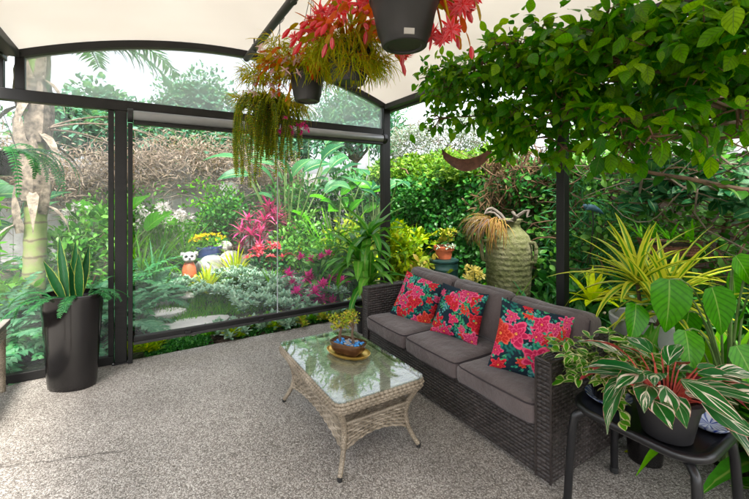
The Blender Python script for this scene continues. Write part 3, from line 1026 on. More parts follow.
# ---- wicker coffee table with glass top
TX0, TX1, TY0, TY1 = .855, 1.445, 1.755, 2.725
ct = thing('coffee_table', 'natural wicker coffee table with glass top and splayed legs', 'coffee table', ((TX0 + TX1) / 2, (TY0 + TY1) / 2, 0))
mb = MB()
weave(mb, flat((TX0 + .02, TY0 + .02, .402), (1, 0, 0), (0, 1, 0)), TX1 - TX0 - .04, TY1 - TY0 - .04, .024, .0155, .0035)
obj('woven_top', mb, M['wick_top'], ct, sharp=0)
def rrect(x0, x1, y0, y1, rad, z, n=6):
    p = []
    for cx, cy, a0 in ((x1 - rad, y1 - rad, 0), (x0 + rad, y1 - rad, 90), (x0 + rad, y0 + rad, 180), (x1 - rad, y0 + rad, 270)):
        for i in range(n + 1):
            a = R(a0 + 90 * i / n)
            p.append((cx + rad * math.cos(a), cy + rad * math.sin(a), z))
    return np.array(p)
mb = MB()
for z, ins, rr in ((.408, .006, .010), (.391, .002, .010), (.374, .006, .010), (.359, .012, .008)):
    p = rrect(TX0 + ins, TX1 - ins, TY0 + ins, TY1 - ins, .05, z)
    p = np.vstack([p, p[:1]])
    d = np.concatenate([[0], np.cumsum(np.linalg.norm(np.diff(p, axis=0), axis=1))])
    s_ = np.arange(0, d[-1], .006)
    q = np.stack([np.interp(s_, d, p[:, i]) for i in range(3)], -1)
    rad_ = rr * (1 + .26 * np.sin(s_ * 2 * math.pi / .030 + z * 300))
    mb.tube(q, rad_, 7)
obj('wicker_rim', mb, M['wick_table'], ct, sharp=180)
mb = MB()
p = rrect(TX0 + .004, TX1 - .004, TY0 + .004, TY1 - .004, .045, .4205)
q = p.copy()
q[:, 2] = .4275
k = len(p)
mb.add(np.vstack([p, q]), [list(range(k))[::-1], list(range(k, 2 * k))] + [[i, (i + 1) % k, k + (i + 1) % k, k + i] for i in range(k)])
obj('glass_top', mb, M['glass'], ct, sharp=30)
def inset(z):           # how far the sides draw in at height z
    return np.interp(z, [0, .06, .12, .19, .26, .33, .40], [.012, .045, .068, .080, .070, .040, .012])
LEG = []
for sx in (0, 1):
    for sy in (0, 1):
        zz = np.linspace(.018, .40, 16)
        i = inset(zz)
        x = (TX0 + i + .012) if sx == 0 else (TX1 - i - .012)
        y = (TY0 + i + .012) if sy == 0 else (TY1 - i - .012)
        s_ = np.arange(0, 1.0001, .012)
        zz2 = .018 + .382 * s_
        pts = np.stack([np.interp(zz2, zz, x), np.interp(zz2, zz, y), zz2], -1)
        rad_ = (.014 + .006 * s_) * (1 + .10 * np.sin(np.arange(len(s_)) * 1.9))
        lg = obj('leg', MB().tube(pts, rad_, 8), M['wick_table'], ct, sharp=180)
        obj('foot_cap', MB().lathe((pts[0][0], pts[0][1], 0), [(.011, 0), (.014, .004), (.0145, .022), (.012, .024)], 12), M['foot'], ct, lg)
def skirt(ax, side, ztop):
    """concave woven side between two legs with an arched lower edge"""
    def fn(u, v):
        L_ = lu
        s = u / L_
        zb = .105 + .055 * np.sin(np.pi * s) ** .8
        z = zb + (ztop - zb) * (v / lv)
        i = inset(z)
        if ax == 'x':       # long side: runs along Y
            y = (TY0 + i + .012) + s * ((TY1 - TY0) - 2 * i - .024)
            x = (TX0 + i + .012) if side == 0 else (TX1 - i - .012)
            n = V(-1 if side == 0 else 1, 0, 0)
        else:
            x = (TX0 + i + .012) + s * ((TX1 - TX0) - 2 * i - .024)
            y = (TY0 + i + .012) if side == 0 else (TY1 - i - .012)
            n = V(0, -1 if side == 0 else 1, 0)
        P = np.stack([x + 0 * u, y + 0 * u, z], -1)
        return P, n * np.ones(u.shape + (1,))
    lu = (TY1 - TY0 - .12) if ax == 'x' else (TX1 - TX0 - .12)
    lv = ztop - .14
    return strand_weave(fn, lu, lv, .032, .0175, .0042, .0052, .83)
for side in (0, 1):
    obj('side_panel', skirt('x', side, .262), M['wick_table'], ct, sharp=0)
    obj('end_panel', skirt('y', side, .262), M['wick_table'], ct, sharp=0)
ins = .07
mb = MB()
weave(mb, flat((TX0 + ins, TY0 + ins, .258), (1, 0, 0), (0, 1, 0)), TX1 - TX0 - 2 * ins, TY1 - TY0 - 2 * ins, .024, .0155, .0035)
p = rrect(TX0 + ins + .004, TX1 - ins - .004, TY0 + ins + .004, TY1 - ins - .004, .02, .264)
mb.tube(np.vstack([p, p[:1]]), .009, 7)
obj('lower_shelf', mb, M['wick_table'], ct, sharp=0)

# ---- bonsai on the table
TB = V(1.195, 2.275)
AX = R(-62)
def rot2(x, y, a=AX, c=TB):
    return c[0] + x * math.cos(a) - y * math.sin(a), c[1] + x * math.sin(a) + y * math.cos(a)
mb = MB().lathe((*TB, .4275), [(.13, .0), (.148, .003), (.160, .018), (.165, .024), (.160, .025), (.150, .010), (.13, .006), (.01, .006)], 40, 1, .62, AX)
tag(obj('oval_tray', mb, M['gold'], sharp=50), 'gold oval drip tray under the bonsai bowl', 'tray')
bz = .4355
bo = thing('bonsai_bowl', 'glazed bronze bowl of small jade trees and blue pebbles on coffee table', 'bonsai', (*TB, bz))
sq = lambda t, z: 1 / max(abs(math.cos(t)) ** 4 + abs(math.sin(t)) ** 4, .1) ** .25
bw = obj('bowl', MB().lathe((*TB, bz), [(.085, 0), (.095, .004), (.112, .03), (.120, .062), (.124, .074), (.123, .080), (.116, .080), (.112, .066), (.01, .064)], 48, 1, .60, AX, lump=sq), M['bronze'], bo, sharp=50)
mb = MB()
for sx in (-.07, .07):
    for sy in (-.035, .035):
        x, y = rot2(sx, sy)
r = rng(31)
mb = MB()
for _ in range(90):
    x, y = rot2(r.uniform(-.1, .1), r.uniform(-.055, .055))
    mb.ball((x, y, bz + .067), (r.uniform(.007, .012), r.uniform(.007, .012), .006), 5, r=r, jit=.05)
obj('blue_pebbles', mb, M['pebble_blue'], bo)
mb = MB()
for _ in range(16):
    x, y = rot2(r.uniform(-.03, .06), r.uniform(-.05, .05))
    mb.ball((x, y, bz + .072), (.011, .010, .007), 6, r=r, jit=.06)
obj('pale_pebbles', mb, M['stone'], bo)
for px, hgt in ((-.07, .20), (.035, .22)):
    x, y = rot2(px, .0)
    tm, lm = MB(), MB()
    top = V(x + .005, y, bz + .062 + hgt * .55)
    tm.tube(curve((x, y, bz + .055), top, 0, 6, r, .003), [.012, .010, .009, .009, .008, .007], 8)
    for q in range(7):
        a = r.uniform(0, 6.28)
        e = top + V(math.cos(a) * .045, math.sin(a) * .045, r.uniform(.0, .07))
        tm.tube(curve(top - V(0, 0, .02), e, 0, 5, r, .003), [.006, .005, .004, .003, .002], 5)
        clump(lm, r, e, .035, 46, .020, .012, OV, .5, .6, .4, 3, shell=.2)
    tk = obj('jade_trunk', tm, M['bark'], bo)
    obj('jade_leaves', lm, M['lf_jade'], bo, tk)

# ---- tall black planter with a snake plant
px, py = -.455, 3.80
ro = R(-31.7)
pl = thing('tall_planter', 'tall black oval planter with yellow-edged snake plant before the clear screen', 'planter', (px, py, 0))
pot = obj('pot', MB().lathe((px, py, 0), [(.165, 0), (.172, .006), (.178, .05), (.205, .45), (.222, .69), (.225, .72), (.222, .728), (.208, .728), (.205, .69), (.01, .66)], 48, 1, .68, ro), M['pot_black'], pl, sharp=45)
obj('soil', MB().lathe((px, py, .672), [(.20, 0), (.198, .01), (.01, .02)], 30, 1, .66, ro), M['soil'], pl)
r = rng(41)
mb = MB()
for a, e, L_, off in ((150, 72, .52, (-.03, 0)), (100, 84, .46, (0, .03)), (20, 80, .42, (.04, .01)), (-60, 78, .38, (.05, -.03)), (210, 70, .34, (-.05, -.02)), (300, 86, .30, (.0, -.03)), (60, 74, .36, (.02, .02))):
    az, el = R(a - 31), R(e)
    D = (math.cos(el) * math.cos(az), math.cos(el) * math.sin(az), math.sin(el))
    N = V(.25, -.75, .1) + r.normal(size=3) * .25
    mb.leaves([(px + off[0], py + off[1], .68)], [D], [N], L_, .062, [.55, .75, .95, 1, .98, .88, .65, .35, .03], .12, .35, 5)
obj('snake_leaves', mb, M['lf_snake'], pl)
mb = MB()
for i in range(16):
    a = r.uniform(0, 6.28)
    bx, by = px + .13 * math.cos(a), py + .09 * math.sin(a)
    frond(mb, r, (bx, by, .70), a + r.normal() * .3, r.uniform(.2, 1.0), r.uniform(.18, .34), 26, .045, .006, r.uniform(1.0, 2.0), prof=NEED, lb=.3)
obj('fern_fronds', mb, M['lf_fern'], pl)

# ---- weathered bench at the left edge
be = thing('side_bench', 'weathered timber topped wicker side bench at the left edge', 'bench', (-1.12, 3.5, 0))
mb = MB()
for i in range(4):
    mb.box((-1.36 + i * .1275, 2.95, .50), (-1.2385 + i * .1275, 4.0, .54))
obj('top_slats', mb, M['woodgrey'], be, bevel=.006, sharp=0)
mb = MB()
weave(mb, flat((-.875, 2.97, .40), (0, 1, 0), (0, 0, 1)), 1.01, .098, .03, .0165, .004)
weave(mb, flat((-1.34, 2.97, .40), (1, 0, 0), (0, 0, 1)), .46, .098, .03, .0165, .004)
weave(mb, flat((-.88, 3.98, .40), (-1, 0, 0), (0, 0, 1)), .46, .098, .03, .0165, .004)
obj('wicker_apron', mb, M['wick_table'], be, sharp=0)
for x in (-1.32, -.895):
    for y in (3.0, 3.955):
        s_ = np.linspace(0, 1, 40)
        pts = np.stack([x + .0 * s_, y + 0 * s_, .499 * s_], -1)
        obj('leg', MB().tube(pts, .021 * (1 + .08 * np.sin(np.arange(40) * 1.9)), 8), M['wick_table'], be, sharp=180)

# ---- black side table, front right
AX0, AX1, AY0, AY1, AZ = 1.745, 2.19, .545, 1.085, .50
st = thing('side_table', 'black plastic side table with bent legs holding potted plants beside sofa', 'side table', ((AX0 + AX1) / 2, (AY0 + AY1) / 2, 0))
mb = MB()
pr_ = []
for ins, z in ((.045, AZ - .03), (.012, AZ - .026), (.0, AZ - .012), (.0, AZ + .004), (.008, AZ + .012), (.020, AZ + .012), (.032, AZ + .0), (.05, AZ - .006)):
    p = rrect(AX0 + ins, AX1 - ins, AY0 + ins, AY1 - ins, .13 - ins * .6, z, 8)
    pr_.append(p)
k = len(pr_[0])
mb.add(np.vstack(pr_), [[i * k + j, i * k + (j + 1) % k, (i + 1) * k + (j + 1) % k, (i + 1) * k + j] for i in range(len(pr_) - 1) for j in range(k)] + [list(range(k))[::-1], [(len(pr_) - 1) * k + j for j in range(k)]])
obj('table_top', mb, M['black'], st, sharp=50)
for sx in (0, 1):
    for sy in (0, 1):
        x = AX0 + .035 if sx == 0 else AX1 - .035
        y = AY0 + .035 if sy == 0 else AY1 - .035
        ox, oy = (-.03 if sx == 0 else .03), (-.02 if sy == 0 else .02)
        cx, cy = (AX0 + AX1) / 2, (AY0 + AY1) / 2
        pts = [(x + (cx - x) * .35, y + (cy - y) * .35, AZ - .032), (x + (cx - x) * .12, y + (cy - y) * .12, AZ - .036), (x, y, AZ - .06), (x + ox * .35, y + oy * .35, AZ - .13), (x + ox * .7, y + oy * .7, .2), (x + ox, y + oy, .008)]
        P_ = np.array(pts)
        t = np.linspace(0, 1, 6)
        tt = np.linspace(0, 1, 18)
        P_ = np.stack([np.interp(tt, t, P_[:, i]) for i in range(3)], -1)
        lg = obj('leg', MB().tube(P_, .0185, 12), M['black'], st)
        obj('foot_cap', MB().lathe((x + ox, y + oy, 0), [(.019, 0), (.0215, .003), (.0215, .03), (.019, .032)], 14), M['foot'], st, lg)

# ================================================================== POTTED PLANTS BY THE SOFA
r = rng(51)
def saucer(c, rad, label):
    mb = MB()
    n = 60
    prof = [(rad * .7, 0), (rad * .8, .003), (rad, .020), (rad * 1.01, .023), (rad * .96, .022), (rad * .76, .008), (.005, .007)]
    mb.lathe((*c, AZ + .001), prof, n)
    v = np.concatenate(mb.v)
    th = np.arctan2(v[:, 1] - c[1], v[:, 0] - c[0])
    k = (np.sin(th * 14) + np.sin(v[:, 2] * 500 + th * 31) > .2)
    colr = np.where(k[:, None], np.array([[.015, .04, .22]]), np.array([[.42, .47, .56]]))
    mb.c = [colr]
    tag(obj('saucer', mb, M['blueprint'], sharp=60, col=True), label, 'saucer')
saucer((1.955, .985), .10, 'blue and white saucer beside the sofa arm on the black table')
saucer((2.10, .64), .078, 'small blue and white saucer at the right end of the black table')

def potmesh(c, rb, rt, h, n=40, rim=.012):
    return MB().lathe(c, [(rb * .9, 0), (rb, .004), (rb + (rt - rb) * .5, h * .5), (rt - .004, h - .03), (rt + .004, h - .028), (rt + rim * .5, h - .004), (rt, h), (rt - rim, h), (rt - rim - .004, h - .03), (.01, h - .035)], n)

# tricolour prayer plant in the round charcoal pot
c = V(1.885, .715, AZ - .003)
sp_ = thing('prayer_plant', 'prayer plant with cream streaked leaves in charcoal pot at the table front', 'potted plant', c)
obj('pot', potmesh(c, .088, .122, .175), M['pot_grey'], sp_, sharp=45)
obj('soil', MB().lathe(c + V(0, 0, .14), [(.112, 0), (.11, .006), (.01, .01)], 24), M['soil'], sp_)
mb, sm = MB(), MB()
n = 46
az = np.arange(n) * 2.39996
for i in range(n):
    t = (i + .5) / n
    el = R(20 + 55 * t) + r.normal() * .12
    L_ = r.uniform(.10, .19) * (1 - .1 * t)
    D = V(math.cos(el) * math.cos(az[i]), math.cos(el) * math.sin(az[i]), math.sin(el))
    b = c + V(.05 * math.cos(az[i]), .05 * math.sin(az[i]), .15)
    e = b + D * L_
    mid = (b + e) / 2 + V(0, 0, .015)
    sm.tube([b, mid, e], [.0042, .0036, .003], 5)
    az2 = az[i] + r.normal() * .35
    el2 = el - r.uniform(.35, 1.25)
    D2 = V(math.cos(el2) * math.cos(az2), math.cos(el2) * math.sin(az2), math.sin(el2))
    N2 = V(-math.sin(el2) * math.cos(az2), -math.sin(el2) * math.sin(az2), math.cos(el2)) + r.normal(size=3) * .35
    mb.leaves([e], [D2], [N2], r.uniform(.15, .25), r.uniform(.058, .085), [.12, .62, .92, 1, .96, .82, .58, .28, .03], r.uniform(.3, 1.0), .22, 5, 0, .035, r)
obj('stalks', sm, M['redstem'], sp_)
obj('streaked_leaves', mb, M['lf_strom'], sp_)

# cream-edged trailing plant in the left pot
c = V(1.955, .985, AZ + .012)
pp = thing('trailing_pothos', 'small cream-edged trailing plant in black pot on the saucer by sofa arm', 'potted plant', c)
obj('pot', potmesh(c, .068, .088, .12), M['pot_black'], pp, sharp=45)
obj('soil', MB().lathe(c + V(0, 0, .09), [(.076, 0), (.075, .006), (.01, .01)], 20), M['soil'], pp)
mb, sm = MB(), MB()
for i in range(58):
    a = r.uniform(0, 6.28)
    o_ = r.uniform(.06, .22)
    up_ = r.uniform(.02, .24)
    b = c + V(.04 * math.cos(a), .04 * math.sin(a), .10)
    e = b + V(o_ * math.cos(a), o_ * math.sin(a), up_ - o_ * .55)
    mid = (b + e) / 2 + V(0, 0, .07)
    t = np.linspace(0, 1, 7)[:, None]
    P = (1 - t) ** 2 * b + 2 * t * (1 - t) * mid + t ** 2 * e
    sm.tube(P, .0022, 5)
    for k in range(1, 7):
        for q in range(2):
            d = V(math.cos(a + r.normal() * 1.1), math.sin(a + r.normal() * 1.1), r.uniform(-.3, .6))
            mb.leaves([P[k]], [d], [V(0, 0, 1) + r.normal(size=3) * .4], r.uniform(.042, .075), r.uniform(.030, .048), OV7, r.uniform(.2, .9), .2, 3)
obj('vines', sm, M['stem'], pp)
obj('cream_edged_leaves', mb, M['lf_pep'], pp)

# striped dracaena in the pale pot behind the sofa corner
c = V(2.80, 1.17, -.03)
dr = thing('striped_dracaena', 'yellow striped dracaena in pale round pot behind the near sofa corner', 'potted plant', c)
obj('pot', MB().lathe(c, [(.13, 0), (.135, .006), (.17, .3), (.195, .66), (.21, .70), (.212, .735), (.20, .742), (.185, .735), (.18, .68), (.01, .66)], 44), M['palepot'], dr, sharp=45)
obj('soil', MB().lathe(c + V(0, 0, .665), [(.178, 0), (.177, .008), (.01, .012)], 24), M['soil'], dr)
mb, sm = MB(), MB()
for ox, oy, h, n in ((-.06, .03, .95, 30), (.03, -.10, .86, 26), (-.11, -.12, .80, 20)):
    b = c + V(ox * .5, oy * .5, .66)
    e = c + V(ox, oy, h)
    sm.tube([b, (b + e) / 2 + V(.01, 0, 0), e], [.014, .012, .011], 8)
    rosette(mb, r, e, n, .48, .050, [.6, .85, 1, .95, .82, .62, .38, .03], (0, 82), 1.0, 5, fold=.35)
obj('stems', sm, M['bark'], dr)
obj('striped_leaves', mb, M['lf_varieg'], dr)

# philodendron with big heart leaves
c = V(2.62, .72, -.03)
ph = thing('philodendron', 'tall philodendron with big hanging heart-shaped leaves behind the black table', 'plant', c)
sm, lm = MB(), MB()
tips = [((2.30, .86, 1.07), (-.25, -.1, -1), .27, .19), ((2.43, .73, 1.04), (.1, -.25, -1), .25, .17), ((2.20, .97, .93), (-.5, -.2, -.8), .20, .13), ((2.50, .66, 1.20), (.3, -.3, -.7), .18, .11), ((2.36, .62, .80), (-.1, -.5, -.9), .24, .15), ((2.62, .62, 1.0), (.4, -.3, -.8), .24, .14), ((2.26, .78, .84), (-.4, -.3, -.8), .2, .13), ((2.55, .95, .98), (-.2, .3, -.6), .2, .12), ((2.45, .54, .62), (-.2, -.6, -.7), .26, .16), ((2.30, .50, .45), (-.3, -.5, -.8), .22, .15), ((2.58, .60, 1.16), (.2, -.4, -.7), .22, .14), ((2.70, .50, .98), (.3, -.4, -.8), .24, .15), ((2.66, .72, 1.10), (.3, -.1, -.8), .2, .12), ((2.48, .84, .88), (-.1, .1, -1), .2, .13), ((2.60, .48, .78), (.1, -.5, -.8), .25, .16)]
for e, d, L_, w in tips:
    e = np.array(e)
    b = c + V(r.uniform(-.05, .05), r.uniform(-.05, .05), .1)
    mid = V(c[0] * .75 + e[0] * .25, c[1] * .75 + e[1] * .25, e[2] + .06)
    t = np.linspace(0, 1, 10)[:, None]
    sm.tube((1 - t) ** 2 * b + 2 * t * (1 - t) * mid + t ** 2 * e, np.linspace(.008, .0035, 10), 6)
    lm.leaves([e], [d], [V(-.55, -.85, .35) + r.normal(size=3) * .2], L_, w, [.5, .98, 1, .93, .78, .56, .30, .03], .35, .22, 7, 0, .02, r)
obj('stalks', sm, M['stem'], ph)
obj('heart_leaves', lm, M['lf_philo'], ph)

def strap_plant(name, c, n, L, W, mat, label, cat='plant', el=(15, 85), bend=1.1, prof=STRAP, group=None, rr=None, flower=None, cols=3, fold=.25, jit=.25, pot=None):
    rr = rr or r
    c = np.array(c, float)
    root = thing(name, label, cat, c, group)
    if pot:
        obj('pot', potmesh(c, pot[0] * .75, pot[0], pot[1]), M['pot_black'], root, sharp=45)
        c = c + V(0, 0, pot[1] - .03)
    mb = MB()
    rosette(mb, rr, c + V(0, 0, .01), n, L, W, prof, el, bend, cols, spread=.04, fold=fold, jit=jit)
    obj('leaves', mb, M[mat], root)
    if flower:
        flower(root, c, rr)
    return root

def soilz(x, y):
    return float(gz(x, y))

strap_plant('clivia', (3.12, 1.60, -.04), 34, .62, .05, 'lf_ivy', 'dark strap-leaved clivia between sofa back and side post', rr=rng(61))
strap_plant('clivia', (3.25, 1.05, -.04), 38, .75, .055, 'lf_bop', 'blue-green strap-leaved clivia behind the philodendron', rr=rng(62))
strap_plant('aspidistra', (3.05, .55, -.04), 30, .95, .10, 'lf_dracena', 'broad-leaved aspidistra at the right edge beside philodendron', rr=rng(63), el=(35, 88), bend=.8, prof=[.2, .6, .9, 1, .95, .75, .45, .04])
strap_plant('spider_plant', (2.78, .42, -.04), 40, .42, .022, 'lf_pep', 'low striped spider plant on the soil past the patio edge', rr=rng(64), bend=1.4)
strap_plant('bromeliad', (3.42, 1.86, .55), 22, .26, .05, 'lf_lime', 'lime bromeliad with reddish centre perched in the creeper hedge', rr=rng(65), bend=.8)
strap_plant('cane_plant', (3.02, .30, -.04), 30, .8, .07, 'lf_philo', 'bright green cane plant low at the right edge', rr=rng(68), el=(20, 85), bend=1.2)
strap_plant('agapanthus', (2.95, 2.45, -.04), 40, .72, .03, 'lf_grass', 'green agapanthus clump behind the middle of the sofa', rr=rng(66))
strap_plant('agapanthus', (3.3, 2.25, -.04), 34, .66, .03, 'lf_fern', 'agapanthus clump at the foot of urn on the right', rr=rng(67))

strap_plant('calathea', (2.44, 1.03, 0), 34, .30, .11, 'lf_dracena', 'dark glossy broad-leaved calathea between side table and pale pot', rr=rng(261), el=(10, 85), bend=.9, prof=[.15, .65, .95, 1, .9, .65, .35, .03], pot=(.11, .46))
strap_plant('calathea', (2.62, .50, -.04), 34, .42, .12, 'lf_philo', 'light green broad-leaved calathea at the right edge behind side table', rr=rng(262), el=(10, 85), bend=.9, prof=[.15, .65, .95, 1, .9, .65, .35, .03], pot=(.14, .38))
strap_plant('ginger', (2.95, .92, -.04), 44, .95, .075, 'lf_grass', 'tall bright ginger clump behind the philodendron', rr=rng(263), el=(35, 88), bend=.8, prof=[.2, .7, .95, 1, .9, .65, .35, .03])

# a fallen leaf on the floor
mb = MB()
mb.leaves([(2.40, 1.12, .004)], [(.6, -.6, .05)], [(0, 0, 1)], .075, .038, OV7, .1, .3, 5)
tag(obj('fallen_leaf', mb, M['lf_lime']), 'fallen yellow-green leaf on the floor under side table', 'leaf')

# small yellow flowers behind the sofa
c = V(2.99, 2.86, -.04)
yf = thing('yellow_flower_plant', 'pale yellow flowering plant between drum and urn behind sofa', 'plant', c)
mb, sm = MB(), MB()
for i in range(16):
    fm = MB()
    e = c + V(r.normal() * .06, r.normal() * .06, r.uniform(.60, .76))
    sm.tube(curve(c, e, 0, 5, r, .01), .004, 5)
    clump(fm, r, e, .035, 22, .04, .022, OV, .2, .5, .5, 2, shell=.3)
    obj('flower_head', fm, M['fl_cream'], yf)
    clump(mb, r, (c + e) / 2 + V(0, 0, .1), .12, 14, .1, .03, LAN, .2)
obj('leaves', mb, M['lf_grass'], yf)
obj('stems', sm, M['stem'], yf)

# yellow-green shrub by the corner post
def shrub(name, c, rad, n, L, W, mat, label, cat='shrub', prof=OV, rr=None, z0=None, flower=None, group=None, stems=8, parts=1, **k):
    """bush of several clumps on forked stems"""
    rr = rr or r
    c = np.array(c, float)
    rad = np.array(rad, float)
    base = V(c[0], c[1], soilz(c[0], c[1]) if z0 is None else z0)
    root = thing(name, label, cat, base, group)
    mb, sm = MB(), MB()
    q = max(4, stems)
    for i in range(q):
        d = outw(rr, 1)[0]
        d[2] = d[2] * .8 + .1
        e = c + d * rad * .62
        sm.tube(curve(base, e, 0, 6, rr, .03), np.linspace(.014, .004, 6), 5)
        clump(mb, rr, e, rad * .55, n // q, L, W, prof, **k)
    obj('foliage', mb, M[mat], root)
    obj('stems', sm, M['twig'], root)
    if flower:
        flower(root, c, rad, rr)
    return root
def blooms(mat, n, size, hi=.2, part='flower', pet=6, wide=.45):
    def f(root, c, rad, rr):
        for i in range(n):
            mb = MB()
            d = outw(rr, 1)[0]
            d[2] = abs(d[2]) * .9 + hi
            p = c + nrm(d) * rad * rr.uniform(.85, 1.12)
            rosette(mb, rr, p, pet, size, size * wide, LAN, (10, 60), .5, 2)
            obj(part, mb, M[mat], root)
    return f

shrub('croton', (3.10, 4.15, .72), (.42, .42, .52), 1100, .12, .05, 'lf_hedgeY', 'bright yellow-green shrub beside the corner post', rr=rng(71), stems=10)
shrub('croton', (2.98, 3.55, .42), (.26, .3, .36), 420, .11, .05, 'lf_jade', 'lower yellowish bush below the terracotta pot by the sofa arm', rr=rng(72))

# green drum with a terracotta pot on it
c = V(3.10, 3.44, -.04)
du = thing('ribbed_drum', 'dark green ribbed drum stand carrying terracotta pot', 'drum', c)
prof = [(.15, 0)]
for i in range(6):
    z = .02 + i * .118
    prof += [(.165, z), (.168, z + .04), (.172, z + .05), (.172, z + .062), (.166, z + .07)]
prof += [(.168, .735), (.172, .742), (.15, .745), (.01, .744)]
obj('drum_body', MB().lathe(c, prof, 36), M['drum'], du, sharp=60)
obj('drum_lid', MB().lathe(c + V(0, 0, .746), [(.16, 0), (.175, .004), (.175, .022), (.16, .028), (.01, .03)], 36), M['drum'], du, sharp=50)
c = V(3.10, 3.44, .738)
tp = thing('terracotta_succulent', 'grey-leaved succulent in terracotta pot on the green drum', 'potted plant', c)
obj('pot', MB().lathe(c, [(.08, 0), (.085, .003), (.105, .10), (.118, .10), (.122, .105), (.124, .15), (.118, .155), (.108, .15), (.104, .12), (.01, .115)], 36), M['terracotta'], tp, sharp=40)
obj('soil', MB().lathe(c + V(0, 0, .125), [(.102, 0), (.1, .006), (.01, .008)], 20), M['soil'], tp)
mb = MB()
for i in range(26):
    a, d = r.uniform(0, 6.28), r.uniform(.0, .09)
    h = r.uniform(.06, .20)
    e = c + V(d * 1.5 * math.cos(a), d * 1.5 * math.sin(a), .13 + h)
    rosette(mb, r, e, 9, .055, .028, OV, (5, 70), .3, 3)
obj('succulent_leaves', mb, M['lf_jade'], tp)
for i in range(8):
    a = r.uniform(0, 6.28)
    mb = MB()
    rosette(mb, r, c + V(.11 * math.cos(a), .11 * math.sin(a), .15), 8, .05, .02, OV, (-20, 50), .6, 2)
    obj('grey_rosette', mb, M['lf_silver'], tp)

# mossy stone urn with driftwood and hanging cactus
c = V(3.47, 2.80, -.04)
ur = thing('stone_urn', 'tall mossy stone urn with side handle behind the sofa', 'urn', c)
def urnmat():
    m, t = nt_new('mossy_stone')
    g = G(t)
    co = g.n("ShaderNodeTexCoord").outputs["Object"]
    n1 = g.noise(co, 3.5, 5, .65)
    n2 = g.noise(co, 22, 4)
    cc = g.ramp(g.math('ADD', g.math('MULTIPLY', n1, .7), g.math('MULTIPLY', n2, .3)), [(.34, (.05, .06, .018)), (.47, (.11, .12, .04)), (.58, (.16, .16, .08)), (.7, (.22, .21, .14))])
    b = g.bsdf(cc, .95)
    sp = g.n("ShaderNodeSeparateXYZ", {0: co})
    h = g.math('ADD', g.math('MULTIPLY', g.math('SINE', g.math('MULTIPLY', sp.outputs[2], 110)), .08), n2)
    g.put(b.inputs["Normal"], g.bump(h, .9, .03))
    g.out(b)
    return m
M['urn'] = urnmat()
obj('urn_body', MB().lathe(c, [(.17, 0), (.20, .02), (.215, .3), (.235, .6), (.248, .85), (.245, .98), (.215, 1.09), (.16, 1.15), (.128, 1.18), (.125, 1.23), (.15, 1.26), (.145, 1.275), (.11, 1.26), (.09, 1.15), (.01, 1.1)], 44), M['urn'], ur, sharp=60)
for a in (-75, 150):
    ca, sa = math.cos(R(a)), math.sin(R(a))
    pts = [c + V(ca * q, sa * q, z) for q, z in ((.232, 1.03), (.285, 1.03), (.30, .99), (.298, .90), (.285, .83), (.25, .82))]
    obj('handle', MB().tube(pts, .021, 8), M['urn'], ur)
mb = MB()
for i in range(7):
    a = r.uniform(2.2, 5.2)
    p = c + V(r.normal() * .04, r.normal() * .04, 1.24 + .02 * r.random())
    q = p + V(math.cos(a) * .26, math.sin(a) * .26, r.uniform(-.03, .14))
    mb.tube(curve(p, q, -.03, 8, r, .018), [.006, .017, .022, .018, .019, .012, .008, .003], 7)
tag(obj('driftwood', mb, M['driftwood']), 'grey driftwood pieces lying over the mouth of stone urn', 'driftwood')
c2 = c + V(-.13, .03, 1.24)
hc = thing('hanging_cactus', 'drooping brown and yellow cactus strands spilling over stone urn', 'plant', c2)
mb = MB()
n = 170
a = r.uniform(2.1, 4.1, n)
B = c2 + np.stack([np.cos(a) * .12, np.sin(a) * .12, r.uniform(-.04, .06, n)], -1)
D = np.stack([np.cos(a), np.sin(a), r.uniform(-.1, .9, n)], -1)
mb.leaves(B, D, V(0, 0, 1) + r.normal(size=(n, 3)) * .2, r.uniform(.16, .44, n), .008, [.8, 1, 1, 1, 1, .9, .7, .2], r.uniform(1.7, 2.5, n), .1, 2)
obj('strands', mb, M['lf_brown'], hc)
mb = MB()
n = 70
a = r.uniform(2.0, 3.4, n)
B = c2 + np.stack([np.cos(a) * .12, np.sin(a) * .12, r.uniform(-.04, .06, n)], -1)
D = np.stack([np.cos(a), np.sin(a), r.uniform(.2, .9, n)], -1)
mb.leaves(B, D, V(0, 0, 1) + r.normal(size=(n, 3)) * .2, r.uniform(.22, .42, n), .010, [.8, 1, 1, 1, 1, .9, .7, .2], r.uniform(1.9, 2.5, n), .1, 2)
obj('grey_strands', mb, M['lf_dry'], hc)

# crescent ornament hung from a branch
pA, pB = V(2.23, 2.5, 1.84), V(2.60, 2.27, 1.86)
mid = (pA + pB) / 2
cr = thing('crescent_hanger', 'rusty crescent shaped hanging planter below the leafy branches', 'hanging planter', mid - V(0, 0, .14))
u_ = nrm(pB - pA)
w_ = V(-u_[1], u_[0], 0)
def cres(off):
    P = []
    for s_ in np.linspace(-1, 1, 27):
        zb = -.145 + .125 * abs(s_) ** 2
        hh = .112 - .03 * abs(s_) ** 2
        P.append([mid + u_ * s_ * (.222 - .018 * (1 - q)) + w_ * (off + .055 * (1 - s_ ** 2) * math.sin(q * 1.6)) + V(0, 0, zb + hh * q) for q in np.linspace(0, 1, 8)])
    return np.array(P)
mb = MB()
A, B_ = cres(-.005), cres(.005)
mb.grid(A)
mb.grid(B_[:, ::-1])
for q in (0, -1):
    e = np.stack([A[:, q], B_[:, q]], 1)
    mb.grid(e if q else e[:, ::-1])
obj('crescent_shell', mb, M['rust'], cr)
mb = MB()
for e in (pA, pB):
    mb.tube([e + V(0, 0, .01), mid + V(0, 0, .34)], .0025, 5)
obj('hanger_wire', mb, M['wire'], cr)

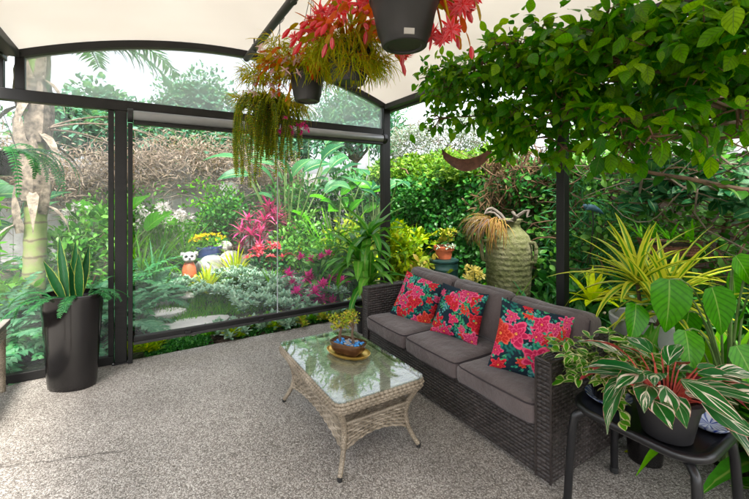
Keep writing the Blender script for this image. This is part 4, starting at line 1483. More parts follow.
# blue bird ornament in the hedge
c = V(3.55, 1.93, 1.36)
bd = thing('bird_ornament', 'faded blue bird ornament perched in the creeper', 'ornament', c)
mb = MB()
mb.tube([c + V(-.05, .035, .010), c + V(-.02, .014, .027), c + V(.014, -.007, .02), c + V(.056, -.035, -.007), c + V(.09, -.056, -.035)], [.012, .028, .030, .019, .005], 12)
mb.ball(c + V(-.052, .035, .034), .023, 9)
obj('bird_body', mb, M['birdblue'], bd)
obj('beak', MB().tube([c + V(-.070, .042, .031), c + V(-.096, .055, .021)], [.008, .0015], 8), M['rust'], bd)
mb = MB()
mb.tube([c + V(.01, 0, .0), c + V(.02, 0, -.12), c + V(.05, .05, -.5)], .006, 6)
obj('perch_rod', mb, M['wire'], bd)

# bark trough hung in the hedge
c = V(3.62, 1.36, 1.02)
bk = thing('bark_trough', 'shallow brown woven trough of spiky plants fixed in the hedge', 'trough', c)
mb = MB()
def fnb(u, v):
    a = u / .60 * math.pi
    q = v / .14
    x = np.cos(a) * (.22 - .05 * (1 - q))
    y = -np.sin(a) * (.12 - .03 * (1 - q))
    P = np.stack([c[0] + x * .35 + y * .9, c[1] - x * .93 + y * .3, c[2] + .13 * q], -1)
    n_ = np.stack([-.9 + 0 * u, -.3 + 0 * u, 0 * u], -1)
    return P, nrm(n_)
weave(mb, fnb, .60, .14, .03, .022, .006)
obj('woven_shell', mb, M['rust'], bk, sharp=0)
obj('moss_fill', MB().lathe(c + V(-.04, -.01, .05), [(.06, 0), (.13, .04), (.14, .06), (.06, .08)], 16, 1.3, .6, R(-70)), M['soil'], bk)
mb = MB()
for i in range(5):
    rosette(mb, r, c + V(-.05 + .05 * r.normal(), .10 * r.normal(), .12), 14, .20, .018, LAN, (0, 70), .6, 2)
obj('spiky_leaves', mb, M['lf_grass'], bk)

# ================================================================== HANGING POTS
def hang_pot(c, rb, rt, h, label, rot=0):
    """c: centre of the pot bottom; three wires run up to the rail"""
    c = np.array(c, float)
    root = thing('hanging_pot', label, 'hanging pot', c)
    p = obj('pot', MB().lathe(c, [(.0, .006), (rb * .72, .006), (rb * .78, 0), (rb * .95, 0), (rb, .004), (rb + (rt - rb) * .16, h * .16), (rb + (rt - rb) * .30, h * .2), (rb + (rt - rb) * .62, h * .55), (rt * .955, h * .76), (rt * .985, h * .775), (rt, h * .80), (rt * 1.02, h * .97), (rt * 1.0, h), (rt * .95, h), (rt * .92, h * .85), (.01, h * .83)], 48), M['pot_grey'], root, sharp=35)
    obj('soil', MB().lathe(c + V(0, 0, h * .86), [(rt * .9, 0), (rt * .9, .008), (.01, .012)], 24), M['soil'], root, p)
    top = V(.93, c[1], 2.862)
    mb = MB()
    for k in range(3):
        a = k * 2.094 + rot
        mb.tube([c + V(math.cos(a) * rt * .98, math.sin(a) * rt * .98, h * .98), top - V(0, 0, .06)], .0022, 5)
    mb.tube([top - V(0, 0, .07), top - V(0, 0, .02), top + V(.02, 0, .0), top + V(.036, 0, .03), top + V(.02, 0, .068), top + V(-.02, 0, .068)], .003, 6)
    obj('wire', mb, M['wire'], root)
    return root, c + V(0, 0, h * .9)

def coral_flower(root, r, p, d, s, n=9):
    """open star flower facing d"""
    mb = MB()
    d = nrm(d)
    x = nrm(np.cross(d, V(.3, .2, 1)))
    y = np.cross(d, x)
    for ring, (k, L_, open_) in enumerate(((n + 3, s * 1.05, .15), (n, s * .85, .7), (7, s * .45, 1.3))):
        a = np.arange(k) * 2 * math.pi / k + ring * .35
        R_ = np.cos(a)[:, None] * x + np.sin(a)[:, None] * y
        D = R_ + d * open_ + r.normal(size=(k, 3)) * .16
        mb.leaves(np.repeat(p[None], k, 0), D, d - R_ * open_ * .5, L_ * r.uniform(.7, 1.15, k), L_ * .24, [.35, .8, 1, .85, .5, .03], r.uniform(.1, 1.1, k), .3, 3)
    obj('flower', mb, M['fl_coral'], root)

def chain(mb, r, p, n, L, W, out, droop=1.4):
    """flat cactus segments hanging end to end"""
    p = np.array(p, float)
    d = nrm(out)
    for i in range(n):
        nn = nrm(r.normal(size=3))
        mb.leaves([p], [d], [nn], L * r.uniform(.85, 1.15), W, [.3, .9, 1, .95, .4], .2, .25, 3)
        p = p + d * L * .93
        d = nrm(d + V(0, 0, -.45 * droop) + r.normal(size=3) * .14)
    return p, d

def strands(mb, r, c, rad, n, L, W, az=(0, 6.28), up=(-.1, .9), bend=(1.7, 2.6), z=(0, .05)):
    a = r.uniform(az[0], az[1], n)
    q = r.uniform(.5, 1, n) * rad
    B = np.array(c) + np.stack([np.cos(a) * q, np.sin(a) * q, r.uniform(z[0], z[1], n)], -1)
    a2 = a + r.normal(size=n) * .4
    D = np.stack([np.cos(a2), np.sin(a2), r.uniform(up[0], up[1], n)], -1)
    mb.leaves(B, D, V(0, 0, 1) + r.normal(size=(n, 3)) * .3, r.uniform(L[0], L[1], n), W, [.8, 1, 1, 1, .8, .2], r.uniform(bend[0], bend[1], n), .1, 2)

# nearest pot with coral orchid cactus
r = rng(81)
root, t0 = hang_pot((.95, 1.30, 2.125), .095, .150, .24, 'nearest charcoal hanging pot with a label sticker and coral orchid cactus', .4)
c = V(.95, 1.30, 2.125)
d = nrm(V(-.525, -.851, 0) * 1 + V(.10, -.06, 0))
pl_ = c + d * .098 + V(0, 0, .022)
sd2 = V(-d[1], d[0], 0)
mb = MB()
pv = [pl_ + sd2 * x + V(0, 0, z) + d * (.004 + z * .14) for x, z in ((-.021, -.008), (.021, -.008), (.021, .014), (-.021, .014))]
mb.add(np.array(pv + [p - d * .012 for p in pv]), [[0, 1, 2, 3], [7, 6, 5, 4], [0, 4, 5, 1], [1, 5, 6, 2], [2, 6, 7, 3], [3, 7, 4, 0]])
for ob in root.children:
    if ob.name.startswith('pot'):
        lab = obj('label_sticker', mb, M['white'], root, ob, sharp=0)
sm = MB()
for i in range(30):
    a = r.uniform(-1.9, 1.5) if i < 20 else r.uniform(1.6, 4.2)
    b = t0 + V(math.cos(a) * .12, math.sin(a) * .12, .02)
    p, dd = chain(sm, r, b, int(r.integers(3, 6)), .075, .030, V(math.cos(a), math.sin(a), .35), 1.3)
    if i % 3 == 0:
        coral_flower(root, r, p, nrm(dd + V(0, 0, -.3)), .05)
    elif i % 3 == 1:
        obj('bud', MB().tube([p, p + dd * .02, p + dd * .045, p + dd * .06], [.004, .012, .011, .002], 8), M['fl_coral'], root)
for a, o_, h in ((-.3, .24, -.02), (.1, .31, -.05), (-.55, .29, .0), (.35, .22, -.1), (-.1, .20, -.14), (-1.0, .20, -.18), (-.75, .24, -.06)):
    b = t0 + V(math.cos(a) * .13, math.sin(a) * .13, .03)
    e = t0 + V(math.cos(a) * o_, math.sin(a) * o_, h)
    coral_flower(root, r, e, V(-.3, -.6, -.5) + r.normal(size=3) * .45, .056)
    q = curve(b, e, -.05, 6)
    sm.tube(q, .005, 5)
obj('cactus_segments', sm, M['lf_orange'], root)

# second pot: coral flowers above, yellow strands below
r = rng(82)
root, t0 = hang_pot((.96, 1.82, 2.10), .085, .122, .20, 'hanging pot hidden in yellow strands topped by large coral star flowers', 1)
mb = MB()
strands(mb, r, t0, .12, 420, (.12, .26), .006, (0, 6.28), (-.2, .6), (1.8, 2.8))
for a, h in ((3.6, -.03), (5.3, -.08), (4.4, -.12), (2.7, -.02), (.2, -.06)):
    p = t0 + V(math.cos(a) * .15, math.sin(a) * .15, h)
    strands(mb, r, p, .05, 150, (.08, .17), .005, (0, 6.28), (-.4, .9), (1.0, 2.4), (-.03, .03))
obj('yellow_strands', mb, M['lf_rhip'], root)
sm = MB()
for i in range(26):
    a = r.uniform(0, 6.28)
    b = t0 + V(math.cos(a) * .08, math.sin(a) * .08, .02)
    d = V(math.cos(a) * .6, math.sin(a) * .6, r.uniform(.3, 1.3))
    p, dd = chain(sm, r, b, int(r.integers(2, 4)), .085, .032, d, .5)
    if i % 3 == 0:
        coral_flower(root, r, p, nrm(dd + V(-.4, -.8, .0)), .06)
for i in range(34):
    a = r.uniform(0, 6.28)
    b = t0 + V(math.cos(a) * .09, math.sin(a) * .09, .03)
    p, dd = chain(sm, r, b, int(r.integers(3, 6)), .06, .026, V(math.cos(a) * .8, math.sin(a) * .8, r.uniform(.5, 1.5)), 1.2)
    obj('bud', MB().tube([p, p + dd * .02, p + dd * .05, p + dd * .075], [.003, .010, .012, .002], 8), M['fl_coral'], root)
for x, y, z in ((-.14, .03, .16), (-.05, -.05, .20), (-.17, .05, .08), (.06, -.09, .24)):
    p = t0 + V(x, y, z)
    sm.tube(curve(t0 + V(x * .3, y * .3, 0), p, 0, 5), .006, 5)
    coral_flower(root, r, p, V(-.45, -.8, -.15) + r.normal(size=3) * .3, .095, 10)
obj('cactus_segments', sm, M['lf_orange'], root)

# third pot: yellow-green and orange tufts, pale pink flowers
r = rng(83)
root, t0 = hang_pot((.90, 2.27, 2.09), .078, .108, .19, 'small charcoal hanging pot with orange and lime tufts and pale pink flowers', .2)
mb, om, fm = MB(), MB(), MB()
strands(mb, r, t0, .10, 300, (.10, .24), .006, (0, 6.28), (-.1, 1.0), (1.2, 2.6))
for a, o_, h in ((3.0, .18, .06), (2.5, .22, .10), (4.0, .14, .10), (4.8, .12, .02), (2.2, .30, .12), (2.6, .34, .0), (3.0, .28, -.05), (2.3, .40, .06), (3.4, .22, .14), (2.0, .24, .2), (1.2, .2, .1), (.4, .14, .08)):
    p = t0 + V(math.cos(a) * o_, math.sin(a) * o_, h)
    strands(mb, r, p, .05, 90, (.06, .15), .005, (0, 6.28), (-.4, .9), (.8, 2.2), (-.03, .03))
for i in range(80):
    a = r.uniform(1.2, 5.4)
    chain(om, r, t0 + V(math.cos(a) * .09, math.sin(a) * .09, .02), int(r.integers(3, 7)), .055, .022, V(math.cos(a), math.sin(a), r.uniform(.2, 1.5)), 1.0)
for i in range(34):
    a = r.uniform(2.0, 4.2)
    o_ = r.uniform(.12, .36)
    p = t0 + V(math.cos(a) * o_, math.sin(a) * o_, r.uniform(-.12, .10))
    fm = MB()
    rosette(fm, r, p, 7, .036, .014, LAN, (-30, 50), .5, 2)
    obj('flower', fm, M['fl_pale'], root)
obj('lime_tufts', mb, M['lf_rhip'], root)
obj('orange_segments', om, M['lf_orange'], root)

# fourth pot: donkey tails
r = rng(84)
root, t0 = hang_pot((.84, 2.92, 2.02), .085, .115, .17, 'hanging pot lost in long trailing yellow-green succulent tails', .7)
mb, fm, sm = MB(), MB(), MB()
CLA = r.uniform(0, 6.28, 9)
for i in range(150):
    a = r.choice(CLA) + r.normal() * .22
    rr_ = r.uniform(.04, .24) * r.choice([.7, 1, 1.15])
    x, y = math.cos(a) * rr_, math.sin(a) * rr_
    top = t0 + V(x * .6, y * .6, .03)
    ln_ = r.uniform(.10, .36) if i > 15 else r.uniform(.42, .60)
    if i <= 15:
        a = r.uniform(2.4, 5.2)
        x, y = math.cos(a) * .22, math.sin(a) * .22
    k = int(ln_ / .011)
    P = np.stack([np.minimum(1, np.linspace(0, 1, k) * ln_ / .12) ** .6 * x * 1.05 + .012 * np.sin(np.linspace(0, 5, k) + i) + t0[0], np.minimum(1, np.linspace(0, 1, k) * ln_ / .12) ** .6 * y * 1.05 + .012 * np.cos(np.linspace(0, 4, k) + i * 2) + t0[1], t0[2] + .03 + .05 * np.sin(i * 7.0) + .05 * np.sin(np.minimum(1, np.linspace(0, 1, k) * ln_ / .12) * 3.0) - np.linspace(0, 1, k) ** 1.3 * (ln_ + .05)], -1)
    sm.tube(P[::4], .003, 5)
    for q in range(5):
        an = np.arange(k) * 2.4 + q * 1.256
        D = np.stack([np.cos(an), np.sin(an), np.full(k, -.5)], -1)
        mb.leaves(P, D, V(0, 0, 1) + 0 * D, .026, .013, TINY, .3, .2, 2)
obj('trailing_tails', mb, M['lf_donkey'], root)
obj('tail_stems', sm, M['stem'], root)
strands_m = MB()
strands(strands_m, r, t0 + V(.1, -.1, 0), .10, 160, (.12, .26), .006, (4.0, 7.5), (-.1, .6), (1.6, 2.6))
strands(strands_m, r, t0 + V(0, 0, .03), .13, 260, (.10, .22), .007, (0, 6.28), (.1, 1.2), (1.2, 2.4))
strands(strands_m, r, t0 + V(-.12, .12, .04), .08, 120, (.08, .18), .006, (0, 6.28), (.1, 1.2), (1.0, 2.2))
obj('lime_strands', strands_m, M['lf_rhip'], root)
for i in range(20):
    p = t0 + V(r.uniform(.0, .22), r.uniform(-.34, -.1), r.uniform(-.22, -.12))
    fm = MB()
    rosette(fm, r, p, 7, .028, .012, LAN, (-60, 30), .4, 2)
    obj('flower', fm, M['fl_magenta'], root)

# fern hanging from the side screen at the far left
c = V(-1.0, 4.32, 1.66)
hb = thing('hanging_fern', 'dark hanging pot with trailing green fern outside the side screen', 'hanging pot', c)
obj('pot', MB().lathe(c, [(.08, 0), (.085, .004), (.12, .18), (.128, .185), (.128, .20), (.115, .20), (.01, .18)], 32), M['pot_black'], hb, sharp=45)
mb = MB()
r = rng(85)
for i in range(40):
    a = r.uniform(0, 6.28)
    frond(mb, r, c + V(.1 * math.cos(a), .1 * math.sin(a), .19), a, r.uniform(.2, 1), r.uniform(.4, .75), 22, .05, .016, r.uniform(1.9, 2.5))
obj('fern_fronds', mb, M['lf_fern'], hb)
mb = MB()
for k in range(3):
    a = k * 2.1
    mb.tube([c + V(.12 * math.cos(a), .12 * math.sin(a), .195), c + V(0, 0, .62)], .003, 5)
mb.tube([c + V(0, 0, .61), c + V(0, -.10, .655), c + V(0, -.172, .655)], .006, 6)
obj('wire', mb, M['wire'], hb)

# corn plant in the corner
r = rng(86)
c = V(2.14, 3.60, 0)
co_ = thing('corn_plant', 'glossy corn plant with long arching leaves in the corner behind sofa arm', 'potted plant', c)
obj('pot', potmesh(c, .12, .16, .30), M['pot_black'], co_, sharp=45)
sm, mb = MB(), MB()
for ox, oy, h, n in ((-.10, .02, .78, 26), (.04, .05, 1.02, 22), (-.03, -.09, .55, 20)):
    e = c + V(ox, oy, h)
    sm.tube(curve(c + V(ox * .4, oy * .4, .24), e, 0, 6, r, .006), .017, 8)
    rosette(mb, r, e, n, .50, .092, [.35, .7, .95, 1, .92, .75, .48, .04], (0, 78), 1.75, 5, fold=.2, wave=.06)
obj('canes', sm, M['bark'], co_)
obj('strap_leaves', mb, M['lf_dracena'], co_)

# ================================================================== GARDEN BEHIND THE BLIND
r = rng(101)
def at_ground(x, y, dz=0):
    return V(x, y, soilz(x, y) + dz)

# palm at the left
c = at_ground(-1.02, 5.6)
pa = thing('palm_tree', 'palm with green crownshaft and dry pink-brown sheaths beyond the side screen', 'palm tree', c)
k = 40
zz = np.linspace(0, 2.35, k)
obj('trunk', MB().tube(np.stack([c[0] + .03 * np.sin(zz), c[1] + 0 * zz, c[2] + zz], -1), 0.105 - .01 * zz / 2.35 + .004 * np.sin(np.arange(k) * 2.2), 18), M['palmtrunk'], pa)
z2 = np.linspace(0, 1.0, 14)
obj('crownshaft', MB().tube(np.stack([c[0] + .02 + .04 * z2, c[1] + 0 * z2, c[2] + 2.33 + z2], -1), .10 + .045 * np.sin(z2 * 2.6) - .05 * z2, 18), M['crownshaft'], pa)
for i, (a, z0, h, w) in enumerate(((3.9, 1.7, .75, .30), (5.4, 2.0, .8, .28), (4.6, 2.35, .55, .22), (.3, 1.9, .9, .26), (2.8, 2.3, .7, .22), (5.9, 1.2, .6, .2), (4.9, 1.35, .8, .26), (3.6, 1.0, .6, .22), (5.6, 2.6, .7, .2), (4.2, 2.9, .6, .18))):
    mb = MB()
    p = c + V(math.cos(a) * .14, math.sin(a) * .14, z0)
    D = V(math.cos(a) * .25, math.sin(a) * .25, 1)
    mb.leaves([p], [D], [V(-math.cos(a), -math.sin(a), .2)], h, w, [.7, 1, .95, .8, .6, .4, .2, .03], -.5, .5, 5, wave=.05, r=r)
    mb.leaves([p + V(0, 0, .1)], [V(math.cos(a), math.sin(a), -.5)], [V(0, 0, 1)], h * .7, w * .4, [.5, 1, .8, .5, .2, .03], 1.0, .3, 3)
    obj('dry_sheath', mb, M['palmsheath'], pa)
for i, (a, el, L_) in enumerate(((.05, .95, 1.9), (.5, .7, 1.8), (-.45, .8, 1.9), (1.3, .8, 1.8), (2.3, .9, 1.8), (3.2, .9, 1.7), (4.2, 1.1, 1.7), (5.2, 1.1, 1.7), (-.15, .35, 1.6), (.9, 1.2, 1.8))):
    mb = MB()
    frond(mb, r, c + V(.05, 0, 3.2), a, el, L_, 46, .42, .030, 1.5, rr=.022, lean=.7, lb=.7)
    obj('frond', mb, M['lf_fern'], pa)
# pale old fronds that arch across the side screen
for a, el, L_ in ((.15, .55, 1.5), (-.12, .35, 1.5), (.05, .05, 1.35)):
    mb = MB()
    frond(mb, r, c + V(.1, -.05, 2.15), a, el, L_, 14, .10, .01, 1.1, rr=.013, lean=1.2)
    obj('dry_frond', mb, M['lf_dry'], pa)

# dry vine heaped on the fence
dv = thing('dry_vine', 'tangle of dry leafless vine heaped over the grey board fence', 'vine', (-.6, 8.1, 1.2))
mb, lm = MB(), MB()
for i in range(1300):
    x = r.uniform(-5.2, 2.9)
    z = 1.95 + r.normal() * .28 + .18 * math.sin(x * 1.7)
    if r.random() < .22:
        z = r.uniform(1.1, 1.9)
    p = V(x, 8.05 + r.normal() * .13, z)
    d = V(r.normal() * .55, r.normal() * .1, r.normal() * .25)
    q = p + d
    mb.tube(curve(p, q, r.uniform(-.10, .12), 6, r, .03), [.006, .006, .005, .004, .003, .002], 4, cap=False)
n = 14000
P = np.stack([r.uniform(-5.3, 3.0, n), 8.0 + r.normal(size=n) * .17, 0 * np.ones(n)], -1)
P[:, 2] = 2.02 + r.normal(size=n) * .22 + .18 * np.sin(P[:, 0] * 1.7)
D = V(0, -.1, .1) + r.normal(size=(n, 3))
lm.leaves(P, D, r.normal(size=(n, 3)) + V(0, -1, .8), r.uniform(.05, .16, n), .018, LAN, r.uniform(0, 1.6, n), .1, 2)
obj('branches', mb, M['drytwig'], dv)
obj('dead_leaves', lm, M['lf_dry'], dv)

# trees beyond the fence
def tree(c, rad, n, L, W, label, mat='lf_far', seed=1, h=None):
    rr = rng(seed)
    c = np.array(c, float)
    rad = np.array(rad, float)
    base = V(c[0], c[1], soilz(c[0], c[1]) - .02)
    root = thing('garden_tree', label, 'tree', base, 'trees beyond the garden fence')
    tm, lm = MB(), MB()
    top = c - V(0, 0, rad[2] * .35)
    tm.tube(curve(base, top, 0, 8, rr, .05), np.linspace(.13, .07, 8), 9)
    for i in range(16):
        d = outw(rr, 1)[0]
        d[2] = abs(d[2]) * 1.1 - .25
        e = c + d * rad * rr.uniform(.5, .78)
        tm.tube(curve(top - V(0, 0, .25), e, -.08, 6, rr, .05), np.linspace(.05, .012, 6), 5)
        clump(lm, rr, e, rad * rr.uniform(.32, .46), n // 16, L, W, OV, .3, .7, .7, 2, shell=.25)
    obj('trunk', tm, M['bark'], root)
    obj('crown', lm, M[mat], root)
    return root
tree((1.5, 12.2, 3.6), (1.5, 1.1, 1.6), 7000, .16, .075, 'round blue-green tree showing above the dry vine through the gable', seed=111)
tree((-.75, 9.8, 2.75), (1.4, .9, 1.15), 6000, .15, .075, 'low spreading tree beside the palm beyond the fence', seed=112)
tree((-3.6, 9.4, 3.0), (1.5, .9, 1.4), 4200, .15, .075, 'leafy tree at the far left beyond the side screen', seed=113, mat='lf_vine')
tree((5.1, 9.2, 3.2), (1.5, 1.0, 1.5), 7000, .18, .05, 'feathery tree above the paddle-leaved plants at the far corner', seed=114)
tree((.45, 9.9, 2.5), (1.3, .7, .95), 5200, .14, .07, 'bushy tree filling the gap behind the middle of dry vine', seed=116)
tree((2.2, 9.7, 2.5), (1.2, .7, .9), 4600, .14, .07, 'bushy tree behind the dry vine left of the blind seam', seed=117)
tree((3.1, 10.4, 2.6), (1.5, .8, 1.0), 5000, .15, .07, 'low tree top between the round tree and the feathery one', seed=115)

# paddle-leaved plants along the back right
def paddle(c, n, h, L, W, label, seed, mat='lf_bop'):
    rr = rng(seed)
    c = np.array(c, float)
    root = thing('paddle_leaf_plant', label, 'plant', c, 'paddle-leaved plants at the back of the garden')
    lm, sm = MB(), MB()
    for i in range(n):
        a = i * 2.4 + rr.normal() * .3
        el = rr.uniform(.95, 1.5)
        hh = h * rr.uniform(.55, 1.0)
        e = c + V(math.cos(a) * math.cos(el) * hh, math.sin(a) * math.cos(el) * hh, math.sin(el) * hh)
        sm.tube(curve(c, e, -.03, 6, rr, .01), np.linspace(.022, .010, 6), 6)
        D = V(math.cos(a) * .7, math.sin(a) * .7, rr.uniform(.1, .9))
        lm.leaves([e], [D], [V(-math.cos(a) * .5, -.6, .7)], L * rr.uniform(.75, 1.15), W * rr.uniform(.8, 1.1), [.25, .8, 1, .98, .85, .6, .3, .03], rr.uniform(.4, 1.4), .3, 5, wave=.02, r=rr)
    obj('stalks', sm, M['stem'], root)
    obj('paddle_leaves', lm, M[mat], root)
paddle(at_ground(2.35, 6.9), 18, 2.1, .62, .26, 'tall paddle-leaved plant just right of the blind seam', 121)
paddle(at_ground(3.15, 6.5), 16, 1.5, .50, .20, 'mid height paddle-leaved plant with lighter leaves', 122, 'lf_philo')
paddle(at_ground(3.75, 6.1), 16, 1.9, .55, .21, 'paddle-leaved plant close to the corner post', 123)
paddle(at_ground(3.0, 7.6), 16, 2.3, .65, .27, 'tallest paddle-leaved plant against the back fence', 124)
paddle(at_ground(4.3, 7.3), 14, 2.3, .65, .26, 'paddle-leaved plant in the far corner below the feathery tree', 125)
paddle(at_ground(-2.0, 6.9), 12, 1.3, .6, .3, 'paddle-leaved plant to the left of the palm', 126)
paddle(at_ground(-.25, 6.9), 9, 1.1, .5, .3, 'paddle-leaved plant to the right of the palm trunk', 127, 'lf_philo')
# tall lime spears
strap_plant('lime_cordyline', at_ground(3.2, 5.5), 26, .75, .10, 'lf_lime', 'lime cordyline by the blind near the corner post', rr=rng(128), el=(20, 85), bend=.9)
strap_plant('flax', at_ground(2.75, 5.7), 34, 1.15, .055, 'lf_grass', 'tall green flax with upright blades right of the seam', rr=rng(129), el=(55, 88), bend=.5)

# low garden plants
def flower_white(root, c, rr):
    sm = MB()
    for i in range(20):
        fm = MB()
        a, q = rr.uniform(0, 6.28), rr.uniform(0, .38)
        e = c + V(q * math.cos(a), q * math.sin(a), rr.uniform(.72, .98))
        sm.tube(curve(c, e, 0, 5, rr, .02), .006, 5)
        clump(fm, rr, e, .065, 26, .06, .028, OV, .2, .5, .4, 2, shell=.4)
        obj('flower_head', fm, M['fl_white'], root)
    obj('flower_stems', sm, M['stem'], root)
strap_plant('flowering_agapanthus', at_ground(.30, 7.0), 80, .85, .030, 'lf_grass', 'large strappy clump topped with pale flower heads before the fence', 'plant', rr=rng(131), flower=flower_white, bend=1.3, el=(25, 85))
strap_plant('flowering_agapanthus', at_ground(-.75, 7.3), 60, .8, .030, 'lf_grass', 'strappy clump with pale flower heads near the palm', 'plant', rr=rng(132), flower=flower_white, bend=1.3, el=(25, 85))
strap_plant('day_lily', at_ground(.16, 6.15), 70, .62, .022, 'lf_fern', 'green grassy clump left of the orange figurine', 'plant', rr=rng(133), bend=1.3)
strap_plant('day_lily', at_ground(.02, 6.5), 70, .70, .022, 'lf_grass', 'grassy clump at the left side of the blind', 'plant', rr=rng(134), bend=1.3)
strap_plant('lime_grass', at_ground(.80, 5.75), 60, .36, .035, 'lf_lime', 'glowing lime tuft in front of the figurine', 'plant', rr=rng(135), el=(40, 88), bend=.6)
strap_plant('lime_grass', at_ground(1.25, 6.1), 46, .50, .030, 'lf_lime', 'upright lime grass tuft right of the figurine', 'plant', rr=rng(136), el=(50, 88), bend=.5)
strap_plant('lily_clump', at_ground(1.6, 5.45), 60, .42, .026, 'lf_grass', 'green grassy clump among the silver succulents', 'plant', rr=rng(137), bend=1.2)
strap_plant('lily_clump', at_ground(2.1, 6.0), 60, .60, .04, 'lf_lime', 'pale lime clump below the pink cordylines', 'plant', rr=rng(138), bend=1.1)

def cordyline(c, h, label, seed):
    rr = rng(seed)
    c = np.array(c, float)
    root = thing('pink_cordyline', label, 'plant', c, 'pink cordylines in the garden')
    lm, sm = MB(), MB()
    for i in range(12):
        a, q = rr.uniform(0, 6.28), rr.uniform(.03, .36)
        e = c + V(q * math.cos(a), q * math.sin(a), h * rr.uniform(.45, 1.0))
        sm.tube(curve(c, e, 0, 5, rr, .01), .010, 6)
        rosette(lm, rr, e, 15, .26, .042, LAN, (5, 82), .9, 3)
    obj('stems', sm, M['bark'], root)
    obj('pink_leaves', lm, M['lf_cord'], root)
cordyline(at_ground(1.62, 6.35), .95, 'tall pink cordyline left of the blind seam', 141)
cordyline(at_ground(2.05, 6.75), 1.05, 'pink cordyline right behind the blind seam', 142)
shrub('pink_flower_bush', at_ground(1.75, 5.95, .32), (.38, .3, .25), 500, .08, .04, 'lf_fern', 'low bush with salmon pink flowers below the cordylines', rr=rng(143), flower=blooms('fl_coral', 60, .075, pet=8), stems=8)
# magenta bromeliads close to the blind
c = at_ground(1.98, 4.82)
mg = thing('magenta_bromeliad', 'magenta bracted plant close behind the right half of the blind', 'plant', c)
lm, fm = MB(), MB()
rr = rng(144)
for i in range(26):
    p = c + V(rr.normal() * .16, rr.normal() * .12, rr.uniform(.02, .42))
    fm = MB()
    rosette(fm, rr, p, 18, .12, .042, LAN, (0, 80), .6, 3)
    obj('magenta_bract', fm, M['fl_magenta'], mg)
for x, y, h in ((-.12, .1, .66), (.16, .05, .64), (.22, -.05, .70), (.05, .15, .6)):
    p = c + V(x, y, h)
    fm = MB()
    rosette(fm, rr, p, 20, .09, .035, LAN, (0, 85), .5, 3)
    obj('flower', fm, M['fl_magenta'], mg)
    lm.tube(curve(c, p, 0, 5), .007, 5)
rosette(lm, rr, c, 36, .42, .05, STRAP, (5, 60), 1.0, 3)
obj('leaves', lm, M['lf_ivy'], mg)
c = at_ground(2.42, 4.9)
shrub('broadleaf_shrub', c + V(.1, .1, .38), (.42, .32, .42), 420, .20, .085, 'lf_vine', 'broad-leaved green shrub between bromeliad and corner post', prof=LAN, rr=rng(145))
shrub('light_shrub', at_ground(2.7, 5.2, .62), (.5, .4, .45), 900, .10, .045, 'lf_hedgeY', 'light green bush under the lime cordyline', rr=rng(146))
shrub('leafy_shrub', at_ground(2.3, 5.7, .45), (.45, .35, .4), 800, .09, .04, 'lf_vine', 'mid green bush behind the magenta plant', rr=rng(147))
shrub('dark_shrub', at_ground(1.5, 7.4, .6), (.7, .4, .55), 1200, .10, .045, 'lf_ivy', 'dark green bush below the wall disc', rr=rng(148))
shrub('green_shrub', at_ground(.75, 7.5, .42), (.6, .35, .42), 1000, .09, .04, 'lf_vine', 'mid green bush behind the yellow flowers', rr=rng(149))
shrub('yellow_daisy', at_ground(.98, 6.95, .34), (.30, .2, .18), 420, .06, .025, 'lf_grass', 'small bush of yellow flowers behind the grey rocks', rr=rng(150), flower=blooms('fl_yellow', 46, .05, .35, pet=9))
shrub('dark_shrub', at_ground(2.6, 7.3, .75), (.7, .4, .75), 1300, .11, .05, 'lf_ivy', 'dark green bush among the stalks of the paddle plants', rr=rng(151))
shrub('dark_shrub', at_ground(-.4, 7.8, .6), (.9, .3, .55), 1400, .10, .045, 'lf_vine', 'green bush against fence by the palm', rr=rng(152))
shrub('dark_shrub', at_ground(3.6, 7.0, .9), (.6, .4, .9), 1300, .11, .05, 'lf_ivy', 'dark bush in the back right corner of the garden', rr=rng(153))

shrub('leafy_shrub', at_ground(-.55, 5.9, .62), (.45, .35, .62), 900, .11, .05, 'lf_vine', 'mid green bush just right of the palm trunk', rr=rng(301))
shrub('leafy_shrub', at_ground(-1.75, 6.0, .8), (.55, .4, .8), 1000, .12, .05, 'lf_grass', 'bright green bush left of the palm trunk', rr=rng(302), prof=LAN)
shrub('leafy_shrub', at_ground(-1.25, 5.2, .30), (.35, .25, .35), 500, .11, .05, 'lf_grass', 'low bright bush at the base of palm in front', rr=rng(303), prof=LAN)
shrub('leafy_shrub', at_ground(.05, 7.75, .70), (.75, .3, .65), 1300, .09, .04, 'lf_vine', 'green bush against the fence behind the pale flower heads', rr=rng(304))
shrub('leafy_shrub', at_ground(1.05, 7.8, .75), (.65, .3, .65), 1300, .09, .04, 'lf_grass', 'bright green bush against the fence below the wall disc', rr=rng(305))
shrub('leafy_shrub', at_ground(2.35, 6.25, .55), (.45, .3, .5), 900, .10, .045, 'lf_vine', 'mid green bush right of the blind seam', rr=rng(306))
strap_plant('day_lily', at_ground(-.1, 7.0), 80, .85, .026, 'lf_grass', 'tall grassy clump before the fence behind frame post', 'plant', rr=rng(307), bend=1.2)
strap_plant('day_lily', at_ground(.62, 6.95), 80, .75, .024, 'lf_grass', 'grassy clump between the figurine and the fence', 'plant', rr=rng(308), bend=1.2)

